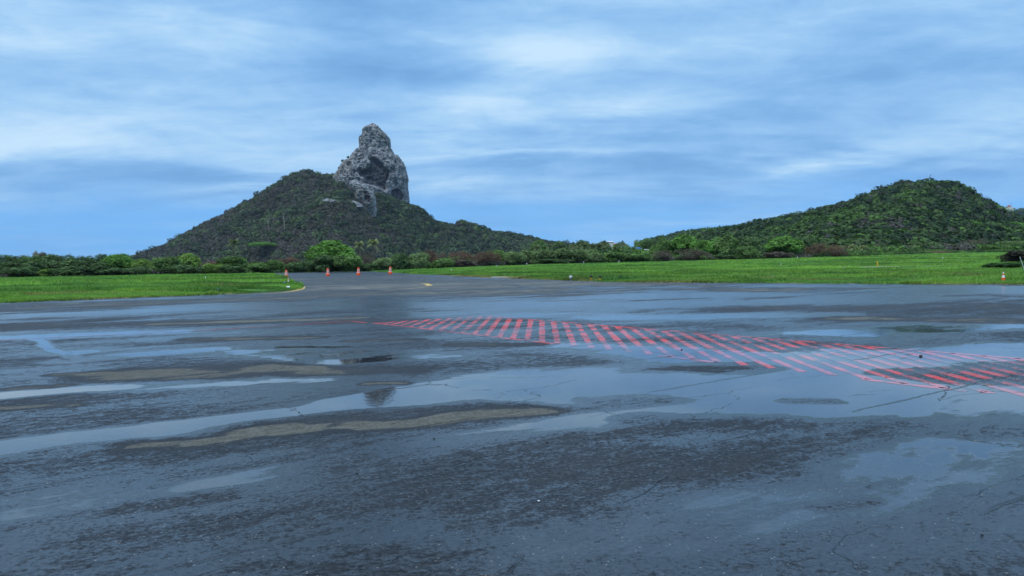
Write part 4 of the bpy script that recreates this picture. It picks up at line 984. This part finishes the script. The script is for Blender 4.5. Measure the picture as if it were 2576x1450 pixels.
def palm_crown(seed):
    rgp = random.Random(seed); vf = []
    for k in range(19):
        a = k * 2.39996 + rgp.uniform(-.2, .2); tilt = rgp.uniform(-.25, 1.15) if k > 3 else rgp.uniform(.9, 1.4)
        vf.append(frond(a, tilt, rgp.uniform(.85, 1.1), rgp.uniform(.35, .75), rgp))
    V, Fq = join(*vf); c = np.repeat(np.random.default_rng(seed).uniform(.7, 1.3, (len(Fq), 1)) * np.ones(3), 3, 0)
    return npmesh('crown', V, Fq, col=c)
PC = [palm_crown(3), palm_crown(8)]
PT = pymesh('trunk', tube([(0, 0, -.3), (.03, 0, .3), (.02, 0, .7), (0, 0, 1.)], [.030, .020, .017, .014], 8), True)
def palm(xd, ytop, ybase, rpx, Yb, colr, label, group=None, lean=0., basez=None):
    m = Yb / 1982.; bx = P(xd, ybase, Yb); o = tag(empty('palm_tree', (bx[0], Yb, bx[2] if basez is None else basez)), label, 'palm tree', group)
    o.rotation_euler = (0, lean, 0); h = P(xd, ytop, Yb)[2] - o.location.z; L = rpx * m; ht = h - L * .55
    t_ = link('trunk', PT, MAT['bark'], o); t_.scale = (ht * .9 + 2, ht * .9 + 2, ht)
    c = link('crown', PC[int(xd) % 2], MAT['foliage'], o); c.location = (0, 0, ht); c.scale = (L, L, L); c.color = (*colr, 1)
    return o
def palm_g(xd, ytop, rpx, Yb, colr, label, group=None, lean=0.):
    v = ray(xd, ytop); return palm(xd, ytop, 650, rpx, Yb, colr, label, group, lean, basez=float(H(v.x * Yb, Yb)) - .2)
PALE = (.21, .24, .10); PDK = (.12, .155, .065)
palm_g(589, 597, 24, 300, PDK, 'solitary coconut palm in front of the left hill')
palm_g(907, 604, 21, 280, PALE, 'left palm of the pair beside the tall dome-crowned tree', 'pair of palms', -.05)
palm_g(937, 598, 25, 275, PALE, 'taller right palm of the pair beside the tall dome-crowned tree', 'pair of palms', .04)
PG = 'row of coconut palms in the middle distance'
for (x, y, r_, l_) in [(1351, 615, 16, 'palm standing alone over the left part of the long hedge'), (1383, 612, 14, 'palm left of the palm row, above the long hedge'), (1442, 610, 20, 'leftmost palm of the palm row above the hedge'), (1469, 607, 20, 'second palm from the left in the palm row'), (1489, 609, 19, 'middle palm of the palm row above the hedge'),
                       (1505, 608, 19, 'fourth palm from the left in the palm row'), (1520, 606, 20, 'rightmost palm of the palm row, left of the white house'), (1566, 606, 17, 'palm between the palm row and the blue house'), (1594, 624, 18, 'low palm in front of the blue house')]:
    palm_g(x, y, r_, 345 if x < 1590 else 300, PDK, l_, PG)
palm_g(2147, 612, 19, 262, PALE, 'left one of two small palms at the foot of the rounded hill', 'two small palms', -.1)
palm_g(2169, 614, 18, 260, PALE, 'right one of two small palms at the foot of the rounded hill', 'two small palms', .1)

# ------------------------------------------------------------------ houses, masts
def house(xd, yd, wpx, hpx, Yb, wall, roof, label, base_h=None, z=None):
    m = Yb / 1982.; p_ = P(xd, yd, Yb); w, h = wpx * m, hpx * m; dpt = w * .8
    o = tag(empty('house', (p_[0], Yb, p_[2] - h), .3), label, 'house')
    hb = h * .68
    b = part('wall', box(0, 0, hb / 2 - 4, w, dpt, hb + 8), wall, o)
    V = [(-w * .56, -dpt * .57, hb), (w * .56, -dpt * .57, hb), (w * .56, dpt * .57, hb), (-w * .56, dpt * .57, hb), (-w * .45, 0, h), (w * .45, 0, h)]
    part('roof', (V, [(0, 1, 5, 4), (2, 3, 4, 5), (1, 2, 5), (3, 0, 4), (3, 2, 1, 0)]), roof, o)
    for q in (-.28, .05, .3):
        part('window', box(w * q, -dpt / 2 - .02, hb * .6, w * .12, .08, hb * .35), MAT['window'], o)
    return o
house(1534, 606.5, 15, 7, 560, MAT['plaster'], MAT['roofgrey'], 'white house with pale roof among the trees right of the palm row')
house(1549, 612, 12, 7, 500, MAT['tan'], MAT['roof'], 'small tan house just below the white house')
house(1605, 622.5, 12, 8, 420, MAT['bluewall'], MAT['bluewall'], 'small bright blue house behind the hedge')
house(1624, 627, 14, 6, 410, MAT['plaster'], MAT['roofgrey'], 'cream low house just right of the blue house')
hp = hillF.hit(1771, 587); house(1771, 583, 13, 7, hp[1] - 6, MAT['plaster'], MAT['roofgrey'], 'white roofed house on the distant ridge above the bright trees')
st_p = P(2538, 520, 2890)
o = tag(empty('station_building', (st_p[0], 2890, st_p[2] - 14)), 'tiny white and red station on the far ridge at the right edge', 'building')
part('wall', box(0, 0, 4, 26, 14, 16), MAT['plaster'], o); part('wing', box(-16, 2, 1, 10, 12, 12), MAT['red'], o)
part('dome', lathe([(5.5, 12), (5.8, 15), (5, 18), (3, 20), (0.01, 21)], 14), MAT['red'], o, True)
part('antenna', tube([(9, 0, 11), (9, 0, 30)], [.7, .4], 5), MAT['metal'], o)
def mast(xd, ytop, ybase, Yb, zb, label, r_=.25, cross=True):
    zt = P(xd, ytop, Yb)[2]; p_ = P(xd, ybase, Yb); h = zt - zb; o = tag(empty('mast', (p_[0], Yb, zb)), label, 'mast')
    part('pole', tube([(0, 0, -2), (0, 0, h)], [r_, r_ * .7], 6), MAT['metal'], o)
    if cross:
        part('antenna', join(box(.35, 0, h * .93, r_ * 2.4, r_ * 2, h * .16), box(-.3, 0, h * .8, r_ * 2, r_ * 2, h * .1)), MAT['metal'], o)
        part('brace', tube([(-1.2, 0, h * .35), (1.2, 0, h * .35)], [r_ * .5] * 2, 5), MAT['metal'], o)
    return o
def crestz(hill, xd): v = ray(xd, 450); return float(hill.h(np.array([v.x * hill.Yc]), np.array([float(hill.Yc)]))[0])
mast(2340, 439, 458, 900, crestz(hillR, 2340), 'tall thin antenna mast on top of the rounded hill', .28)
mast(2333.5, 448, 458, 898, crestz(hillR, 2333), 'short thin pole left of the antenna mast on the rounded hill', .22, False)
mast(936, 306.5, 311, 1800, P(936, 311, 1800)[2] - 1, 'tiny beacon post on the tip of the rock pinnacle', .5, False)

# ------------------------------------------------------------------ drums and cones
def make_drum():
    o = empty('traffic_drum', (0, 0, 0))
    part('base', lathe([(0.01, 0), (.33, 0), (.34, .03), (.33, .16), (.30, .22), (.27, .34), (.255, .38)], 24), MAT['orange'], o, True)
    # body bands of alternating colour, each a bit narrower
    z = .38; r0 = .245
    seq = [('stripe', .08), ('body', .13), ('stripe', .08), ('body', .13), ('stripe', .07), ('body', .11)]
    bodyvf = []
    for nm, hh in seq:
        r1 = r0 - hh * .10; vf = lathe([(r0 - (.006 if nm == 'body' else 0), z), (r0 - (.006 if nm == 'body' else 0), z + .012), (r1, z + hh)], 24)
        if nm == 'stripe': part('reflective_stripe', vf, MAT['white'], o, True)
        else: part('body_band', vf, MAT['orange'], o, True)
        z += hh; r0 = r1
    part('dome_top', lathe([(r0, z), (r0 * .95, z + .05), (r0 * .7, z + .12), (r0 * .45, z + .15), (.01, z + .16)], 24), MAT['orange'], o, True)
    part('handle', tube([(-.07, 0, z + .13), (-.05, 0, z + .20), (.05, 0, z + .20), (.07, 0, z + .13)], [.018] * 4, 6), MAT['orange'], o, True)
    return o
def px_h(o, xd, ybase, hpx, hreal, onground=True):
    x, y = G(xd, ybase); z = float(H(x, y))
    for _ in range(6):
        v = ray(xd, ybase); y = (z - CAMZ) / v.z; x = v.x * y; z = float(H(x, y))
    o.location = (x, y, z + .004); s_ = hpx / 1982. * y / hreal; o.scale = (s_, s_, s_); return y, s_
dr = make_drum(); DG = 'orange drums across the taxiway'
for i, (x, yb, l_) in enumerate([(720.5, 698, 'orange and white drum at the left, behind the small white cone'), (825, 694, 'second orange and white drum from the left on the taxiway'), (902, 692.2, 'third orange and white drum, before the tall dome tree\'s right foot'), (982, 689.6, 'rightmost orange and white drum at the edge of the right grass')]):
    o = dr if i == 0 else copy_tree(dr)
    print('drum', px_h(o, x, yb, 19.5, 1.19)); tag(o, l_, 'traffic drum', DG); o.rotation_euler.z = i * 1.1
def make_cone(white_top=True):
    o = empty('traffic_cone', (0, 0, 0))
    part('base', join(box(0, 0, .025, .42, .42, .05), lathe([(.17, .05), (.165, .08)], 20)), MAT['orange'], o)
    zs = [.08, .27, .46, .60, .74]; rs = [.15, .112, .078, .052, .03]
    bods = []
    for k in range(4):
        vf = lathe([(rs[k], zs[k]), (rs[k + 1], zs[k + 1])], 20)
        if k in (1, 3): part('reflective_collar', vf, MAT['white'], o, True)
        else: part('body_band', vf, MAT['orange'], o, True)
    part('cone_tip', lathe([(.03, .74), (.024, .76), (.01, .765)], 16), MAT['orange'], o, True); return o
c1 = make_cone(); px_h(c1, 725.5, 714.5, 15.5, .765); tag(c1, 'white and orange cone at the corner of the left grass, in front of the drum', 'traffic cone')
c2 = copy_tree(c1)
v = ray(2524, 706.5); yy = 52.5; zz = CAMZ + v.z * yy; c2.location = (v.x * yy, yy, max(zz, float(H(v.x * yy, yy)) + .1)); c2.scale = (1.06,) * 3; c2.rotation_euler.z = .5
sl = 23.5 / 1982 * yy / .765; c2.scale = (sl,) * 3
part('tip', lathe([(.028, .765), (.034, .79), (.03, .82), (.01, .84)], 12), MAT['black'], c2, True)
tag(c2, 'faded red and white cone standing in the right grass near the picture edge', 'traffic cone')

def on_grass(xd, ybase):
    """world spot on the grass surface seen at this photo point"""
    v = ray(xd, ybase); y = 40.
    while y < 260 and float(H(v.x * y, y)) + .08 < CAMZ + v.z * y: y += .25
    return v.x * y, y, float(H(v.x * y, y)) + .05
def light_unit(xd, yb, kind, label, group=None):
    x, y, z = on_grass(xd, yb); o = tag(empty('edge_light', (x, y, z)), label, 'edge light', group)
    s_ = y / 76.
    if kind == 'blue':
        part('base', join(lathe([(.10, 0), (.10, .04), (.03, .05), (.03, .28)], 12)), MAT['metal'], o); part('lens', lathe([(.06, .28), (.085, .30), (.09, .38), (.06, .44), (.01, .46)], 14), MAT['blue'], o, True)
    elif kind == 'white':
        part('base', lathe([(.10, 0), (.10, .04), (.03, .05), (.03, .2)], 12), MAT['metal'], o); part('lens', lathe([(.10, .2), (.15, .22), (.15, .40), (.12, .46), (.01, .48)], 14), MAT['white_dirty'], o, True)
    else:
        part('stem', lathe([(.08, 0), (.08, .04), (.07, .05), (.07, .28)], 12), MAT['yellow'], o); part('lamp_head', lathe([(.09, .28), (.13, .30), (.13, .44), (.08, .48), (.01, .49)], 14), MAT['black'], o, True)
    o.scale = (s_,) * 3; return o
light_unit(549, 735.5, 'blue', 'bluish edge light near the rim of the left grass field', 'taxiway edge lights')
light_unit(716, 719, 'blue', 'bluish edge light beside the small cone at the grass corner', 'taxiway edge lights')
light_unit(1436, 705, 'white', 'white capped light at the rim of the right grass, left of the yellow ones', 'taxiway edge lights')
for x, l_ in ((1487, 'leftmost of three yellow-stemmed black-headed lamps at the grass rim'), (1509.5, 'middle of three yellow-stemmed black-headed lamps at the grass rim'), (1560.5, 'rightmost of three yellow-stemmed black-headed lamps at the grass rim')):
    light_unit(x, 704.5 if x != 1509.5 else 705.5, 'yb', l_, 'yellow stemmed lamps')
def plate(xd, yd, w, label):
    x, y, z = on_grass(xd, yd); o = tag(empty('marker_plate', (x, y, z + .05), .3), label, 'marker'); s_ = w / 1982. * y
    V, Fq = box(0, 0, .06, s_, s_ * .7, .04); V = [(a, b_, c + .05 * (b_ > 0)) for a, b_, c in V]
    part('plate', (V, Fq), MAT['white'], o); [part('foot', box(q * s_ * .3, 0, .0, .05, .05, .12), MAT['metal'], o) for q in (-1, 1)]; return o
plate(725, 725, 8, 'low white slab marker in the grass corner beside the cone')
plate(15, 702, 17, 'flat white marker plate at the left edge of the grass field')
def stake(xd, yb, hpx, rpx, mat, label, lean=0., nm='marker_post'):
    x, y, z = on_grass(xd, yb); o = tag(empty(nm, (x, y, z)), label, 'post'); h = hpx / 1982. * y; r_ = rpx / 1982. * y
    part('post', tube([(0, 0, -.1), (lean * h, 0, h)], [r_, r_], 8), mat, o); part('cap', lathe([(r_ * 1.25, h - .02), (r_ * 1.25, h + .03), (.005, h + .04)], 10), mat, o).location.x = lean * h
    return o
stake(517, 704, 8, .9, MAT['white'], 'thin white post standing in the left grass field')
stake(2208, 671, 14, 1.7, MAT['yellow'], 'yellow-orange marker post in the middle of the right grass field', -.08)
stake(1964.5, 669, 7, .8, MAT['white_dirty'], 'short thin pale post in the right field, left of the yellow post')
stake(2371.5, 652, 5, 1., MAT['white'], 'tiny white post near the top of the right field')
# slanted pale pole at the right edge
x, y, z = on_grass(2573, 690); o = tag(empty('pole', (x, y, z)), 'leaning pale pole at the right edge of the field', 'pole')
h = 45 / 1982. * y
part('pole', tube([(.35, 0, -.1), (-.30, 0, h)], [.045, .03], 8), MAT['white_dirty'], o); part('base', box(.3, 0, .05, .3, .3, .22), MAT['orange'], o)
# white runway edge lights, tiny
ng = 'small white lights along the runway edge'
for (x, yd, l_) in [(660, 707, 'small pale runway light in the left grass near the taxiway'), (1036, 680.2, 'small white runway light just right of the rightmost drum'), (1135, 681, 'small white runway light behind the right grass, below the red scrub'), (1140, 682.5, None), (1250, 672, 'small white runway light below the widest red-brown scrub'), (1325, 666, 'small white runway light below the left part of the hedge'), (1468, 662, 'small white runway light below the middle of the hedge'), (1557, 660, 'small white runway light below the shrub right of the hedge'), (2006, 650, 'small white runway light below the rightmost domed tree')]:
    if not l_: continue
    x_, y_, z_ = on_grass(x, yd); z_ = float(H(x_, y_)) + .05; o = tag(empty('runway_light', (x_, y_, z_)), l_, 'edge light', ng); s_ = y_ / 210.
    part('base', lathe([(.08, 0), (.08, .05), (.04, .07), (.04, .2)], 10), MAT['metal'], o); part('lens', lathe([(.10, .2), (.14, .24), (.13, .36), (.01, .42)], 10), MAT['white'], o, True); o.scale = (s_,) * 3
# pebbles and rubber crumbs on the apron
def pebble(xd, yd, r_, mat, label, seed):
    x, y = G(xd, yd); rgp = np.random.default_rng(seed); V, Fq = lathe([(.01, 0), (.8, .1), (1, .45), (.85, .8), (.45, 1.02), (.01, 1.1)], 10)
    V = [(a * r_ * (1 + .15 * rgp.normal()), b_ * r_ * .75, c * r_ * .8) for a, b_, c in V]
    o = link('pebble', pymesh('pebble', (V, Fq), True), mat); o.location = (x, y, float(H(x, y)) + .002); return tag(o, label, 'pebble')
pebble(1355, 1262, .010, MAT['stone'], 'single small white pebble on the dark apron, centre foreground', 1)
for i, (x, y, r_, l_) in enumerate([(1092, 1105, .012, 'black crumb in the pale water streak left of the centre'), (1376, 1115, .012, 'black crumb on coarse asphalt above the white pebble'), (898, 1192, .010, 'black crumb on the asphalt left of the centre foreground'), (2470, 1348, .010, 'black crumb in the smooth wet right foreground'), (2316, 897, .03, 'dark lump in the puddle beyond the right hatch bars'), (1715, 925 - 44, .02, 'tiny dark crumb in the puddle by the hatch bars')]):
    pebble(x, y, r_, MAT['darkstone'], l_, 10 + i)

# ------------------------------------------------------------------ haze
hz = part('haze', box(0, 1650, 180, 6400, 3500, 390), None, None)
m = bpy.data.materials.new('haze'); m.use_nodes = True; T = NT(m.node_tree); T.n.clear()
pv = T.new('ShaderNodeVolumePrincipled'); pv.inputs['Color'].default_value = (.72, .85, 1., 1); pv.inputs['Density'].default_value = .00003; pv.inputs['Anisotropy'].default_value = .2
o_ = T.new('ShaderNodeOutputMaterial'); T.l.new(pv.outputs[0], o_.inputs['Volume']); hz.data.materials.append(m)
tag(hz, 'thin bluish sea haze over the whole place', 'haze', kind='stuff')
